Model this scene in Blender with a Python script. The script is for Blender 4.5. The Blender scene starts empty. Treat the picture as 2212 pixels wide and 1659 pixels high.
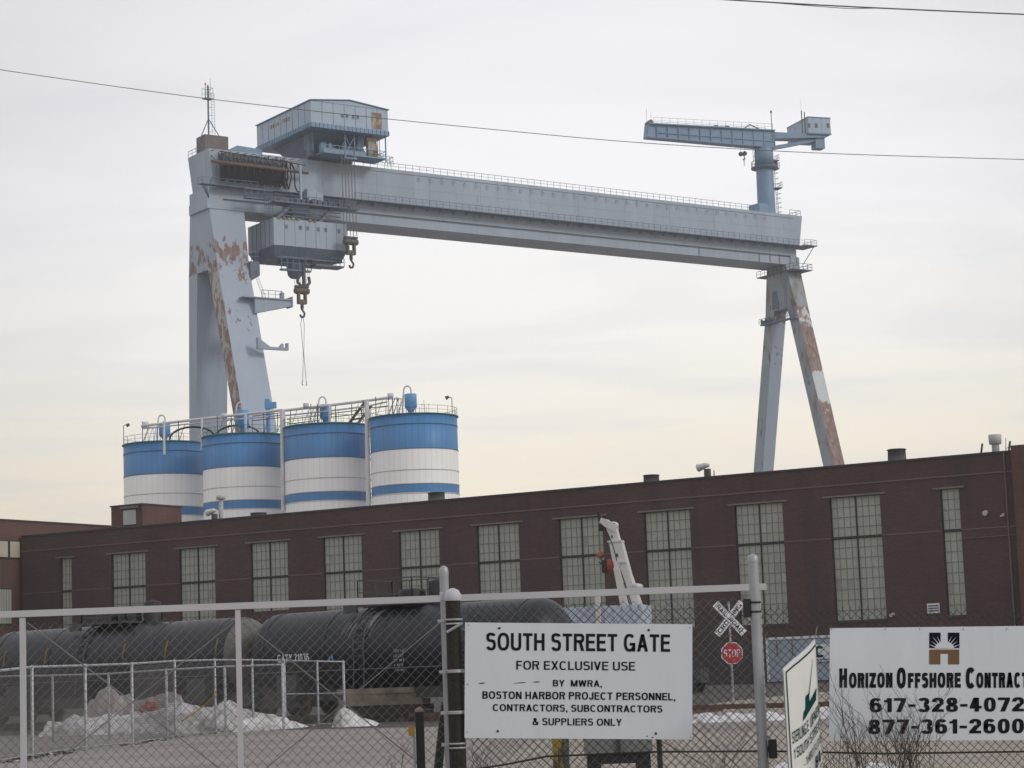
import bpy, bmesh, math, random
from mathutils import Vector, Matrix, noise
random.seed(7)
C = bpy.context.scene.collection
R = math.radians
# ------------------------------------------------------------------ camera
FP, CX, CY, EYE = 4800.0, 1106.0, 829.5, 1.35          # focal length in photo pixels (2212 wide)
pit, rol = math.atan(640/4800), math.atan(.0365)
fw = Vector((0, math.cos(pit), math.sin(pit))); up0 = Vector((0, -math.sin(pit), math.cos(pit))); rt0 = Vector((1, 0, 0))
rt = rt0*math.cos(rol) - up0*math.sin(rol); up = rt0*math.sin(rol) + up0*math.cos(rol)
EYEP = Vector((0, 0, EYE))
cam = bpy.data.cameras.new('camera'); camo = bpy.data.objects.new('camera', cam); C.objects.link(camo)
cam.sensor_width = 36; cam.lens = FP/2212*36; cam.clip_start = .1; cam.clip_end = 6000
camo.matrix_world = Matrix(((rt.x, up.x, -fw.x, 0), (rt.y, up.y, -fw.y, 0), (rt.z, up.z, -fw.z, EYE), (0, 0, 0, 1)))
bpy.context.scene.camera = camo
# ------------------------------------------------------------------ sky and sun
SUN = Vector((.80, -.42, .52)).normalized()
w = bpy.data.worlds.new('World'); bpy.context.scene.world = w; w.use_nodes = True
nt = w.node_tree; nt.nodes.clear()
def wn(t, **k):
    n = nt.nodes.new(t)
    for a, b in k.items(): setattr(n, a, b)
    return n
sky = wn('ShaderNodeTexSky'); sky.sky_type = 'NISHITA'; sky.sun_disc = False
sky.sun_elevation = math.asin(SUN.z); sky.sun_rotation = math.atan2(SUN.x, SUN.y)
tc = wn('ShaderNodeTexCoord'); sep = wn('ShaderNodeSeparateXYZ'); nt.links.new(tc.outputs['Generated'], sep.inputs[0])
cr = wn('ShaderNodeValToRGB'); nt.links.new(sep.outputs['Z'], cr.inputs[0])
els = cr.color_ramp.elements
els[0].position = 0; els[0].color = (.82, .65, .45, 1); els[1].position = 1; els[1].color = (.70, .71, .75, 1)
for p_, c_ in ((.05, (.82, .69, .51, 1)), (.095, (.83, .76, .63, 1)), (.15, (.84, .815, .77, 1)), (.22, (.815, .81, .825, 1)), (.31, (.745, .74, .78, 1))):
    e = els.new(p_); e.color = c_
za = wn('ShaderNodeMath', operation='ADD'); za.inputs[1].default_value = .09; nt.links.new(sep.outputs['Z'], za.inputs[0])
dv = wn('ShaderNodeVectorMath', operation='DIVIDE'); nt.links.new(tc.outputs['Generated'], dv.inputs[0])
cmb = wn('ShaderNodeCombineXYZ')
for i in range(3): nt.links.new(za.outputs[0], cmb.inputs[i])
nt.links.new(cmb.outputs[0], dv.inputs[1])
mp = wn('ShaderNodeMapping'); mp.inputs['Scale'].default_value = (.55, 1.0, 0); mp.inputs['Rotation'].default_value = (0, 0, R(-14)); nt.links.new(dv.outputs[0], mp.inputs[0])
nz = wn('ShaderNodeTexNoise'); nz.inputs['Scale'].default_value = 2.1; nz.inputs['Detail'].default_value = 6; nz.inputs['Roughness'].default_value = .52
nz.inputs['Distortion'].default_value = .5; nt.links.new(mp.outputs[0], nz.inputs['Vector'])
mr = wn('ShaderNodeMapRange'); mr.inputs[1].default_value = .44; mr.inputs[2].default_value = .74; mr.inputs[4].default_value = .55; nt.links.new(nz.outputs[0], mr.inputs[0])
mx = wn('ShaderNodeMix', data_type='RGBA'); mx.inputs['B'].default_value = (.61, .61, .66, 1)
nt.links.new(mr.outputs[0], mx.inputs['Factor']); nt.links.new(cr.outputs[0], mx.inputs['A'])
glow = wn('ShaderNodeVectorMath', operation='DOT_PRODUCT'); gd = (fw + rt*.035 - up*.0).normalized() + Vector((0, 0, .03)); gd.normalize(); glow.inputs[1].default_value = gd; nt.links.new(tc.outputs['Generated'], glow.inputs[0])
gm = wn('ShaderNodeMapRange', interpolation_type='SMOOTHSTEP'); gm.inputs[1].default_value = .955; gm.inputs[2].default_value = 1.0; gm.inputs[3].default_value = .94; gm.inputs[4].default_value = 1.13; nt.links.new(glow.outputs['Value'], gm.inputs[0])   # the sun's bright patch behind the cloud
b1 = wn('ShaderNodeBackground'); b1.inputs[1].default_value = .06; nt.links.new(sky.outputs[0], b1.inputs[0])
b2 = wn('ShaderNodeBackground'); b2.inputs[1].default_value = 1.10; gs = wn('ShaderNodeMath', operation='MULTIPLY'); gs.inputs[1].default_value = 1.17; nt.links.new(gm.outputs[0], gs.inputs[0]); nt.links.new(gs.outputs[0], b2.inputs[1]); nt.links.new(mx.outputs['Result'], b2.inputs[0])
ms = wn('ShaderNodeMixShader'); ms.inputs[0].default_value = .93; nt.links.new(b1.outputs[0], ms.inputs[1]); nt.links.new(b2.outputs[0], ms.inputs[2])
wo = wn('ShaderNodeOutputWorld'); nt.links.new(ms.outputs[0], wo.inputs[0])
sl = bpy.data.lights.new('sun', 'SUN'); sl.energy = 1.1; sl.angle = R(14); sl.color = (1, .95, .88)
so = bpy.data.objects.new('sun', sl); C.objects.link(so); so.rotation_euler = (-SUN).to_track_quat('-Z', 'Y').to_euler(); so.location = (50, -40, 80)
vs = bpy.context.scene.view_settings; vs.view_transform = 'Standard'; vs.look = 'None'; vs.exposure = 0; vs.gamma = 1

# ------------------------------------------------------------------ measuring helpers: a photo pixel to a point in the place
def ray(u, v): return fw + rt*((u-CX)/FP) - up*((v-CY)/FP)
def at(u, v, Y): d = ray(u, v); return EYEP + d*(Y/d.y)
def ground(u, v, z=0): d = ray(u, v); return EYEP + d*((z-EYE)/d.z)
def onplane(u, v, P0, n): d = ray(u, v); return EYEP + d*((P0-EYEP).dot(n)/d.dot(n))
class Frame:                                            # a local frame (x, y, up) standing in the place
    def __init__(s, o, ang): s.o = Vector(o); s.ang = ang; s.x = Vector((math.cos(ang), math.sin(ang), 0)); s.y = Vector((-math.sin(ang), math.cos(ang), 0))
    def __call__(s, x, y, z): return s.o + s.x*x + s.y*y + Vector((0, 0, z))
    def loc(s, P): d = P - s.o; return d.dot(s.x), d.dot(s.y), d.z
    def px(s, u, v, y): q = s.loc(onplane(u, v, s.o + s.y*y, s.y)); return q[0], q[2]       # pixel on the plane y=const
    def px2(s, u, v, x): q = s.loc(onplane(u, v, s.o + s.x*x, s.x)); return q[1], q[2]      # pixel on the plane x=const
W = Frame((0, 0, 0), 0)

# ------------------------------------------------------------------ materials
def principled(name):
    m = bpy.data.materials.new(name); m.use_nodes = True
    return m, m.node_tree, m.node_tree.nodes['Principled BSDF']
def ramp_mask(nt, scale, lo, hi, stretch=(1, 1, 1), detail=6, seed=0):
    g = nt.nodes.new('ShaderNodeNewGeometry'); mp = nt.nodes.new('ShaderNodeMapping'); mp.inputs['Scale'].default_value = stretch; mp.inputs['Location'].default_value = (seed*3.1, seed*1.7, seed)
    n = nt.nodes.new('ShaderNodeTexNoise'); n.inputs['Scale'].default_value = scale; n.inputs['Detail'].default_value = detail; n.inputs['Roughness'].default_value = .6
    r = nt.nodes.new('ShaderNodeMapRange'); r.inputs[1].default_value = lo; r.inputs[2].default_value = hi
    nt.links.new(g.outputs['Position'], mp.inputs[0]); nt.links.new(mp.outputs[0], n.inputs['Vector']); nt.links.new(n.outputs[0], r.inputs[0])
    return r.outputs[0]
def mixc(nt, fac, a, b):
    m = nt.nodes.new('ShaderNodeMix'); m.data_type = 'RGBA'
    for k, v in (('Factor', fac), ('A', a), ('B', b)):
        if hasattr(v, 'links') or isinstance(v, bpy.types.NodeSocket): nt.links.new(v, m.inputs[k])
        else: m.inputs[k].default_value = v if k == 'Factor' else (*v, 1)
    return m.outputs['Result']
def math2(nt, op, a, b):
    m = nt.nodes.new('ShaderNodeMath'); m.operation = op
    for i, v in enumerate((a, b)):
        if isinstance(v, bpy.types.NodeSocket): nt.links.new(v, m.inputs[i])
        else: m.inputs[i].default_value = v
    return m.outputs[0]
RUST = (.15, .066, .042)
def mat(name, col, rough=.7, metal=0, var=.18, scale=.6, stretch=(1, 1, 1), stain=None, stain_col=RUST, bump=0, bscale=8, zband=None):
    m, nt, b = principled(name)
    b.inputs['Roughness'].default_value = rough; b.inputs['Metallic'].default_value = metal
    dark = tuple(c*(1-var) for c in col); lite = tuple(min(1, c*(1+var*.6)) for c in col)
    out = mixc(nt, ramp_mask(nt, scale, .3, .7, stretch), dark, lite)
    out = mixc(nt, math2(nt, 'MULTIPLY', ramp_mask(nt, scale*9, .35, .7, stretch, 3, 2), .35), out, tuple(c*(1-var*.9) for c in col))
    if stain:
        for i, (sc, lo, hi, st, *cc) in enumerate(stain):
            out = mixc(nt, ramp_mask(nt, sc, lo, hi, st, 8, i+5), out, cc[0] if cc else stain_col)
    if zband:                                            # bare rusty lengths of a leg, with ragged edges
        g = nt.nodes.new('ShaderNodeNewGeometry'); s = nt.nodes.new('ShaderNodeSeparateXYZ'); nt.links.new(g.outputs['Position'], s.inputs[0])
        jit = math2(nt, 'MULTIPLY', math2(nt, 'SUBTRACT', ramp_mask(nt, .9, .2, .8, (1, 1, .35), 6, 9), .5), 3.0)
        jit = math2(nt, 'ADD', jit, math2(nt, 'MULTIPLY', math2(nt, 'SUBTRACT', ramp_mask(nt, 4, .2, .8, (1, 1, .3), 6, 12), .5), 1.6)); zz = math2(nt, 'ADD', s.outputs['Z'], jit); tot = None
        for z0, z1, amt in zband:
            k = math2(nt, 'MULTIPLY', math2(nt, 'GREATER_THAN', zz, z0), math2(nt, 'LESS_THAN', zz, z1))
            if amt < 1: k = math2(nt, 'MULTIPLY', k, ramp_mask(nt, .75, .62-amt*.35, .66-amt*.35, (1, 1, .6), 8, 4))
            tot = k if tot is None else math2(nt, 'MAXIMUM', tot, k)
        rc = mixc(nt, ramp_mask(nt, 1.3, .35, .65, (1, 1, .22), 6, 3), (.125, .05, .032), (.205, .115, .085))
        tot = math2(nt, 'MULTIPLY', tot, math2(nt, 'ADD', .72, math2(nt, 'MULTIPLY', ramp_mask(nt, 2.4, .36, .56, (1, 1, .18), 8, 15), .28))); out = mixc(nt, tot, out, rc)
    nt.links.new(out, b.inputs['Base Color'])
    if bump:
        bp = nt.nodes.new('ShaderNodeBump'); bp.inputs['Strength'].default_value = bump; bp.inputs['Distance'].default_value = .05
        nt.links.new(ramp_mask(nt, bscale, .2, .8), bp.inputs['Height']); nt.links.new(bp.outputs[0], b.inputs['Normal'])
    return m
def brick(name, c1, c2, mortar, ang):
    m, nt, b = principled(name); b.inputs['Roughness'].default_value = .9
    g = nt.nodes.new('ShaderNodeNewGeometry'); vr = nt.nodes.new('ShaderNodeVectorRotate'); vr.rotation_type = 'X_AXIS' if False else 'Z_AXIS'
    vr.inputs['Angle'].default_value = -ang; nt.links.new(g.outputs['Position'], vr.inputs['Vector'])
    s = nt.nodes.new('ShaderNodeSeparateXYZ'); nt.links.new(vr.outputs[0], s.inputs[0])
    c = nt.nodes.new('ShaderNodeCombineXYZ'); nt.links.new(math2(nt, 'ADD', s.outputs[0], s.outputs[1]), c.inputs[0]); nt.links.new(s.outputs[2], c.inputs[1])
    t = nt.nodes.new('ShaderNodeTexBrick'); t.inputs['Scale'].default_value = 1; t.inputs['Brick Width'].default_value = .23; t.inputs['Row Height'].default_value = .076
    t.inputs['Mortar Size'].default_value = .008; t.inputs['Color1'].default_value = (*c1, 1); t.inputs['Color2'].default_value = (*c2, 1); t.inputs['Mortar'].default_value = (*mortar, 1)
    nt.links.new(c.outputs[0], t.inputs['Vector'])
    o = mixc(nt, math2(nt, 'MULTIPLY', ramp_mask(nt, .16, .38, .62, (1, 1, 1.6), 8), .6), t.outputs[0], tuple(x*.62 for x in c1))
    o = mixc(nt, math2(nt, 'MULTIPLY', ramp_mask(nt, .9, .5, .8, (1, 1, 5), 6, 4), .55), o, tuple(x*1.7 for x in c2))
    o = mixc(nt, math2(nt, 'MULTIPLY', ramp_mask(nt, .55, .54, .76, (1, 1, .10), 5, 8), .75), o, (.04, .033, .032))
    nt.links.new(o, b.inputs['Base Color'])
    return m
STK = [(.35, .66, .74, (1, 1, .35)), (2.2, .69, .76, (1, 1, .12))]
WALL_ANG = -R(30.8)
M = dict(
 asphalt=mat('asphalt', (.262, .23, .208), .95, var=.2, scale=.35, stretch=(.5, 1.2, 1), bump=.3, bscale=18, stain=[(.16, .5, .72, (.35, 1.4, 1)), (1.2, .62, .72, (.25, 1.6, 1))], stain_col=(.165, .148, .14)), darkground=mat('dark_ground', (.075, .066, .058), .95, var=.35, scale=1.2, bump=.6, stain=[(1.0, .6, .72, (1, 1, 1))], stain_col=(.15, .135, .12)),
 gravel=mat('gravel', (.33, .29, .245), .95, var=.3, scale=.8, bump=.6, bscale=9, stain=[(1.1, .6, .7, (1, 1, 1))], stain_col=(.2, .17, .14)),
 crane=mat('crane_paint', (.30, .362, .445), .55, var=.15, scale=.22, stretch=(1, 1, .22), stain=[(1.1, .56, .80, (1, 1, .06), (.23, .25, .28)), (.22, .715, .76, (1, 1, .5)), (1.6, .72, .78, (1, 1, .10))]), plateseam=mat('plate_seam', (.22, .26, .32), .6, stain=[(1.5, .6, .66, (1, 1, 1))]),
 leg=mat('leg_paint', (.30, .362, .455), .55, var=.10, scale=.12, stretch=(1, 1, .4), stain=[(.35, .735, .77, (1, 1, .5)), (1.7, .735, .79, (1, 1, .2))], zband=[(74.0, 81.2, .36), (64, 70, .10)]),
 legedge=mat('leg_side_paint', (.36, .37, .37), .6, var=.14, scale=.2, zband=[(20, 66, .5), (66, 77, .3)]),
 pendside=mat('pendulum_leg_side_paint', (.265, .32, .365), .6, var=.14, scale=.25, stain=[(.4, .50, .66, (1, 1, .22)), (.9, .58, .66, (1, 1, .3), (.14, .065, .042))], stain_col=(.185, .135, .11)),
 pendlit=mat('pendulum_leg_lit_paint', (.50, .53, .55), .6, var=.10, zband=[(79, 81.6, .5), (76.4, 78.2, .62), (74.2, 76.4, .3), (63.2, 73.6, .86), (10, 56.4, .9)]),  # sunlit face: its brightness is painted in as a paler tone, under rust bands
 cranedark=mat('crane_dark_paint', (.105, .145, .205), .6, var=.25, scale=.5, stain=[(.8, .66, .75, (1, 1, 1))]),
 blueblock=mat('crane_blue_paint', (.155, .255, .375), .5, var=.14, scale=.4, stain=[(.5, .7, .76, (1, 1, .4))]),
 house=mat('machinery_house_paint', (.30, .395, .50), .5, var=.10, scale=.3, stain=[(.16, .705, .735, (1, 1, .6)), (1.5, .73, .78, (1, 1, .2))]),
 houserust=mat('rusted_panel', (.37, .36, .31), .7, var=.2, scale=.8, stain=[(.5, .46, .56, (1, 1, .5)), (1.6, .5, .58, (1, 1, .4))], stain_col=(.19, .11, .06)),
 brownbox=mat('rusty_brown_paint', (.155, .14, .135), .8, var=.25, scale=.6, stain=[(.8, .55, .65, (1, 1, .4))]),
 rope=mat('steel_rope', (.12, .12, .13), .6), cable=mat('black_cable', (.018, .018, .02), .6),
 hookyellow=mat('hook_block_yellow', (.10, .08, .05), .6, stain=[(1, .4, .6, (1, 1, 1))], stain_col=(.10, .07, .05)),
 steel=mat('dark_steel', (.055, .057, .062), .6), rusty=mat('rusted_steel', (.13, .08, .058), .85, var=.3, scale=1),
 winglass=mat('dark_window', (.06, .065, .075), .25),
 white=mat('silo_white', (.86, .865, .87), .55, var=.05, scale=.3, stretch=(1, 1, .2), stain=[(.8, .66, .95, (1, 1, .07))], stain_col=(.62, .61, .59)),
 blue=mat('silo_blue', (.05, .205, .46), .5, var=.16, scale=.3, stretch=(1, 1, .2), stain=[(.9, .6, .95, (1, 1, .08))], stain_col=(.10, .17, .28)),
 seam=mat('seam_grey', (.56, .55, .53), .8), blueseam=mat('seam_blue', (.05, .13, .27), .7), green=mat('deck_green', (.04, .20, .17), .7), lightblue=mat('hopper_blue', (.10, .30, .56), .5),
 pipe=mat('pipe_white', (.60, .61, .63), .5), grey=mat('light_grey_paint', (.45, .46, .47), .6),
 galv=mat('galvanised_steel', (.34, .355, .375), .42, metal=.35, var=.16, scale=2.5), galvd=mat('weathered_galvanised_wire', (.175, .178, .185), .55, metal=.2),
 wirefar=mat('far_fence_wire', (.115, .112, .108), .6), wiredark=mat('dark_fence_wire', (.045, .042, .042), .7), railwhite=mat('gate_rail_paint', (.47, .465, .49), .55, var=.06, stain=[(2, .7, .8, (1, 1, 1))], stain_col=(.4, .38, .36)),
 brick=brick('dark_red_brick', (.092, .05, .045), (.064, .037, .034), (.088, .068, .062), WALL_ANG),
 brickwing=brick('red_brick', (.125, .054, .042), (.088, .043, .035), (.12, .09, .08), WALL_ANG),
 dark_band=mat('band_black', (.055, .048, .045), .9, var=.2, scale=.4), coping=mat('coping_dark', (.045, .042, .045), .8), course=mat('string_course', (.165, .11, .095), .9),
 pane=mat('fibreglass_pane', (.355, .368, .325), .5, var=.12, scale=.5, stain=[(.5, .6, .8, (1, 1, .3))], stain_col=(.295, .305, .27)), panedark=mat('sooty_pane', (.29, .30, .265), .5), panepale=mat('new_pane', (.40, .41, .37), .5), skypane=mat('cream_sky_reflection', (.46, .42, .33), .6), mull=mat('window_steel', (.06, .063, .062), .7), glaze=mat('glazing_bar', (.19, .195, .185), .7), lintel=mat('lintel_grey', (.17, .155, .15), .8),
 roof=mat('roof_felt', (.09, .09, .09), .9), vent=mat('roof_vent', (.085, .08, .08), .8), lamp=mat('lamp_white', (.55, .55, .56), .5),
 tank=mat('tank_black', (.022, .023, .028), .40, var=.3, scale=.5, stain=[(1.1, .6, .8, (1, 1, .2))], stain_col=(.045, .04, .036)), tank2=mat('tank_blue_black', (.016, .018, .024), .42, var=.3, scale=.5, stain=[(1.1, .6, .8, (1, 1, .2))], stain_col=(.036, .033, .031)), tankgrey=mat('tank_head_grey', (.12, .112, .106), .65),
 yellow=mat('safety_yellow', (.40, .25, .04), .7), ochre=mat('faded_ochre', (.20, .13, .03), .8, var=.3, scale=3), timber=mat('old_timber', (.030, .024, .021), .95, var=.4, scale=3, stretch=(6, 6, .6), bump=.4, bscale=20),
 palewood=mat('grey_sleeper', (.25, .205, .16), .95, var=.4, scale=2), darkwood=mat('creosoted_sleeper', (.06, .048, .04), .95, var=.3, scale=2), snow=mat('dirty_snow', (.66, .65, .66), .9, var=.28, scale=1.6, bump=.6, bscale=11, stain=[(.7, .5, .72, (1, 1, 2.5)), (4.5, .52, .72, (1, 1, 1))], stain_col=(.235, .21, .19)),
 snowclean=mat('snow_white', (.60, .60, .62), .9, var=.1, scale=1.6, bump=.4, stain=[(1.4, .62, .75, (1, 1, 1))], stain_col=(.34, .31, .28)),
 dirt=mat('dirt_heap', (.33, .295, .28), .95, var=.35, scale=1.5, bump=.6, stain=[(1.3, .58, .7, (1, 1, 1))], stain_col=(.5, .48, .47)), spill=mat('pale_spill', (.20, .20, .205), .7, var=.4, scale=6), orange=mat('orange_plastic', (.34, .075, .045), .6, var=.3, scale=4),
 sign=mat('sign_face', (.60, .64, .69), .45, var=.045, scale=1.6, stretch=(2, 1, .4), stain=[(4, .58, .85, (1, 1, .07)), (9, .70, .76, (1, 1, 1))], stain_col=(.50, .50, .50)), letter=mat('sign_lettering', (.016, .017, .024), .9), navy=mat('emblem_navy', (.012, .014, .028), .6), bronze=mat('emblem_bronze', (.155, .085, .03), .6),
 banner=mat('banner_vinyl', (.74, .74, .72), .5, var=.03), bgreen=mat('banner_green', (.012, .055, .05), .6), red=mat('stop_red', (.42, .018, .028), .5, var=.08, scale=3), signwhite=mat('reflective_white', (.66, .68, .72), .5),
 container=mat('container_grey_blue', (.32, .37, .45), .6, var=.12, scale=.8, stain=[(1, .66, .74, (1, 1, .3))]), truck=mat('truck_white', (.56, .55, .53), .5, var=.12, scale=1.5, stain=[(3, .6, .75, (1, 1, .4))], stain_col=(.36, .34, .31)), truckblue=mat('truck_pale_blue', (.45, .51, .60), .55, var=.1),
 tyre=mat('rubber', (.02, .02, .02), .9), redblock=mat('hook_red', (.30, .045, .03), .5), orangeball=mat('ball_orange', (.30, .10, .04), .6), wire=mat('overhead_wire', (.16, .15, .16), .7), black=mat('black_paint', (.012, .012, .014), .6),
 twig=mat('bare_twig', (.085, .062, .05), .9, var=.3, scale=5), hazard=mat('bollard_yellow', (.34, .26, .03), .8, var=.2, scale=2, stain=[(5, .47, .53, (1, 1, .25))], stain_col=(.04, .04, .035)), cabinet=mat('cabinet_grey', (.17, .18, .18), .7), line=mat('road_marking', (.30, .27, .24), .9), screw=mat('bolt_head', (.03, .028, .025), .7), redlamp=mat('red_lamp', (.5, .04, .03), .4))

for k_ in ('tank', 'tank2'): M[k_].node_tree.nodes['Principled BSDF'].inputs['Specular IOR Level'].default_value = .32
for k_ in ('letter', 'bgreen', 'navy', 'cable', 'mull'): M[k_].node_tree.nodes['Principled BSDF'].inputs['Specular IOR Level'].default_value = 0.0
# ------------------------------------------------------------------ mesh builder
class MB:
    def __init__(s): s.v = []; s.f = []; s.mi = []; s.cur = 0; s.sm = []
    def add(s, vs, fs, smooth=False):
        o = len(s.v); s.v += [Vector(v) for v in vs]
        for f in fs: s.f.append([i+o for i in f]); s.mi.append(s.cur); s.sm.append(smooth)
        return s
    def hexa(s, p):                                      # p: 4 bottom + 4 top corners
        return s.add(p, [(3, 2, 1, 0), (4, 5, 6, 7), (0, 1, 5, 4), (1, 2, 6, 5), (2, 3, 7, 6), (3, 0, 4, 7)])
    def box(s, x, y, z, F=W):
        return s.hexa([F(a, b, c) for c in z for a, b in ((x[0], y[0]), (x[1], y[0]), (x[1], y[1]), (x[0], y[1]))])
    def quadleg(s, r0, z0, r1, z1, F=W):                 # rectangle (x0,x1,y0,y1) at z0 to another at z1
        q = lambda r, z: [F(r[0], r[2], z), F(r[1], r[2], z), F(r[1], r[3], z), F(r[0], r[3], z)]
        return s.hexa(q(r0, z0) + q(r1, z1))
    def tube(s, p, q, r, n=6, r2=None, cap=True):
        p, q = Vector(p), Vector(q); d = q-p
        if d.length < 1e-6: return s
        d.normalize(); a = d.orthogonal().normalized(); b = d.cross(a); r2 = r if r2 is None else r2
        vs = []
        for c, rr in ((p, r), (q, r2)): vs += [c + (a*math.cos(2*math.pi*i/n) + b*math.sin(2*math.pi*i/n))*rr for i in range(n)]
        fs = [(i, (i+1) % n, n+(i+1) % n, n+i) for i in range(n)]
        s.add(vs, fs, n > 5)
        if cap: s.add(vs, [tuple(range(n-1, -1, -1)), tuple(range(n, 2*n))])
        return s
    def path(s, pts, r, n=5, r2=None):
        m = len(pts)-1
        for i in range(m):
            ra = r if r2 is None else r+(r2-r)*i/m; rb = r if r2 is None else r+(r2-r)*(i+1)/m
            s.tube(pts[i], pts[i+1], ra, n, rb, cap=i in (0, m-1))
        return s
    def lathe(s, o, prof, n=24, axis=None, mats=None, smooth=True):  # prof: (radius, height) list
        o = Vector(o); ax = Vector(axis or (0, 0, 1)).normalized(); a = ax.orthogonal().normalized() if abs(ax.z) < .99 else Vector((1, 0, 0)); b = ax.cross(a)
        vs = [o + ax*h + (a*math.cos(2*math.pi*i/n) + b*math.sin(2*math.pi*i/n))*max(rr, 1e-4) for rr, h in prof for i in range(n)]
        base = len(s.v); s.v += vs
        for j in range(len(prof)-1):
            for i in range(n):
                s.f.append([base+j*n+i, base+j*n+(i+1) % n, base+(j+1)*n+(i+1) % n, base+(j+1)*n+i]); s.mi.append(mats[j] if mats else s.cur); s.sm.append(smooth)
        return s
    def prism(s, pts, d):                                # polygon extruded by vector d
        pts = [Vector(p) for p in pts]; n = len(pts); d = Vector(d)
        return s.add(pts + [p+d for p in pts], [tuple(range(n-1, -1, -1)), tuple(range(n, 2*n))] + [(i, (i+1) % n, n+(i+1) % n, n+i) for i in range(n)])
    def rail(s, pts, h=1.1, r=.045, step=1.6, mid=True, n=4):   # a handrail along a polyline
        for p, q in zip(pts, pts[1:]):
            p, q = Vector(p), Vector(q); L = (q-p).length; k = max(1, round(L/step)); u = Vector((0, 0, h))
            s.tube(p+u, q+u, r, n)
            if mid: s.tube(p+u*.5, q+u*.5, r*.7, n)
            for i in range(k+1): c = p.lerp(q, i/k); s.tube(c, c+u, r, n)
        return s
    def ladder(s, p, q, wv, r=.04, step=.35):
        p, q, wv = Vector(p), Vector(q), Vector(wv); s.tube(p-wv, q-wv, r, 4); s.tube(p+wv, q+wv, r, 4)
        k = int((q-p).length/step)
        for i in range(1, k): c = p.lerp(q, i/k); s.tube(c-wv, c+wv, r*.7, 4)
        return s
    def build(s, name, m, parent=None, label=None, cat=None, group=None, kind=None, origin=None):
        if parent is not None: o = wloc(parent)
        elif origin is not None: o = Vector(origin)
        else:
            n = len(s.v); o = Vector((sum(v.x for v in s.v)/n, sum(v.y for v in s.v)/n, min(v.z for v in s.v)))
        me = bpy.data.meshes.new(name); me.from_pydata([v-o for v in s.v], [], s.f); me.validate()
        for mm in (m if isinstance(m, (list, tuple)) else [m]): me.materials.append(M[mm])
        if len(me.polygons) == len(s.f):
            me.polygons.foreach_set('material_index', s.mi); me.polygons.foreach_set('use_smooth', s.sm)
        bm = bmesh.new(); bm.from_mesh(me); bmesh.ops.recalc_face_normals(bm, faces=bm.faces); bm.to_mesh(me); bm.free(); me.update()
        ob = bpy.data.objects.new(name, me); C.objects.link(ob)
        if parent is not None: ob.parent = parent
        else: ob.location = o
        return tag(ob, label, cat, group, kind)
def wloc(o):
    v = Vector(o.location)
    while o.parent: o = o.parent; v += o.location
    return v
def tag(o, label=None, cat=None, group=None, kind=None):
    for k, v in (('label', label), ('category', cat), ('group', group), ('kind', kind)):
        if v: o[k] = v
    return o
def thing(name, loc, label, cat, group=None):
    o = bpy.data.objects.new(name, None); C.objects.link(o); o.location = Vector(loc); o.empty_display_size = .3
    return tag(o, label, cat, group)
def copytree(o, loc, label=None, parent=None):
    c = o.copy(); C.objects.link(c)
    if parent is not None: c.parent = parent
    else: c.location = Vector(loc)
    if label: c['label'] = label
    for ch in o.children: copytree(ch, None, None, c)
    return c
# lettering: a plain grotesque drawn here as strokes (stems, bars and round bowls)
class Pen:
    def __init__(s, t, h): s.t, s.h, s.v, s.f, s.x = t, h, [], [], 0.0
    def poly(s, *p): o = len(s.v); s.v += [(x+s.x, y) for x, y in p]; s.f.append(tuple(range(o, o+len(p))))
    def bar(s, x0, y0, x1, y1): s.poly((x0, y0), (x1, y0), (x1, y1), (x0, y1))
    def diag(s, x0, y0, x1, y1, k): s.poly((x0, y0), (x0+k, y0), (x1+k, y1), (x1, y1))
    def ring(s, cx, cy, rx, ry, a0, a1, n=16, e=.80):
        def pt(a, X, Y):
            c, d = math.cos(R(a)), math.sin(R(a)); return cx+X*math.copysign(abs(c)**e, c), cy+Y*math.copysign(abs(d)**e, d)
        for i in range(n):
            p, q = a0+(a1-a0)*i/n, a0+(a1-a0)*(i+1)/n
            s.poly(pt(p, rx, ry), pt(q, rx, ry), pt(q, rx-s.t, ry-s.h), pt(p, rx-s.t, ry-s.h))
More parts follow.
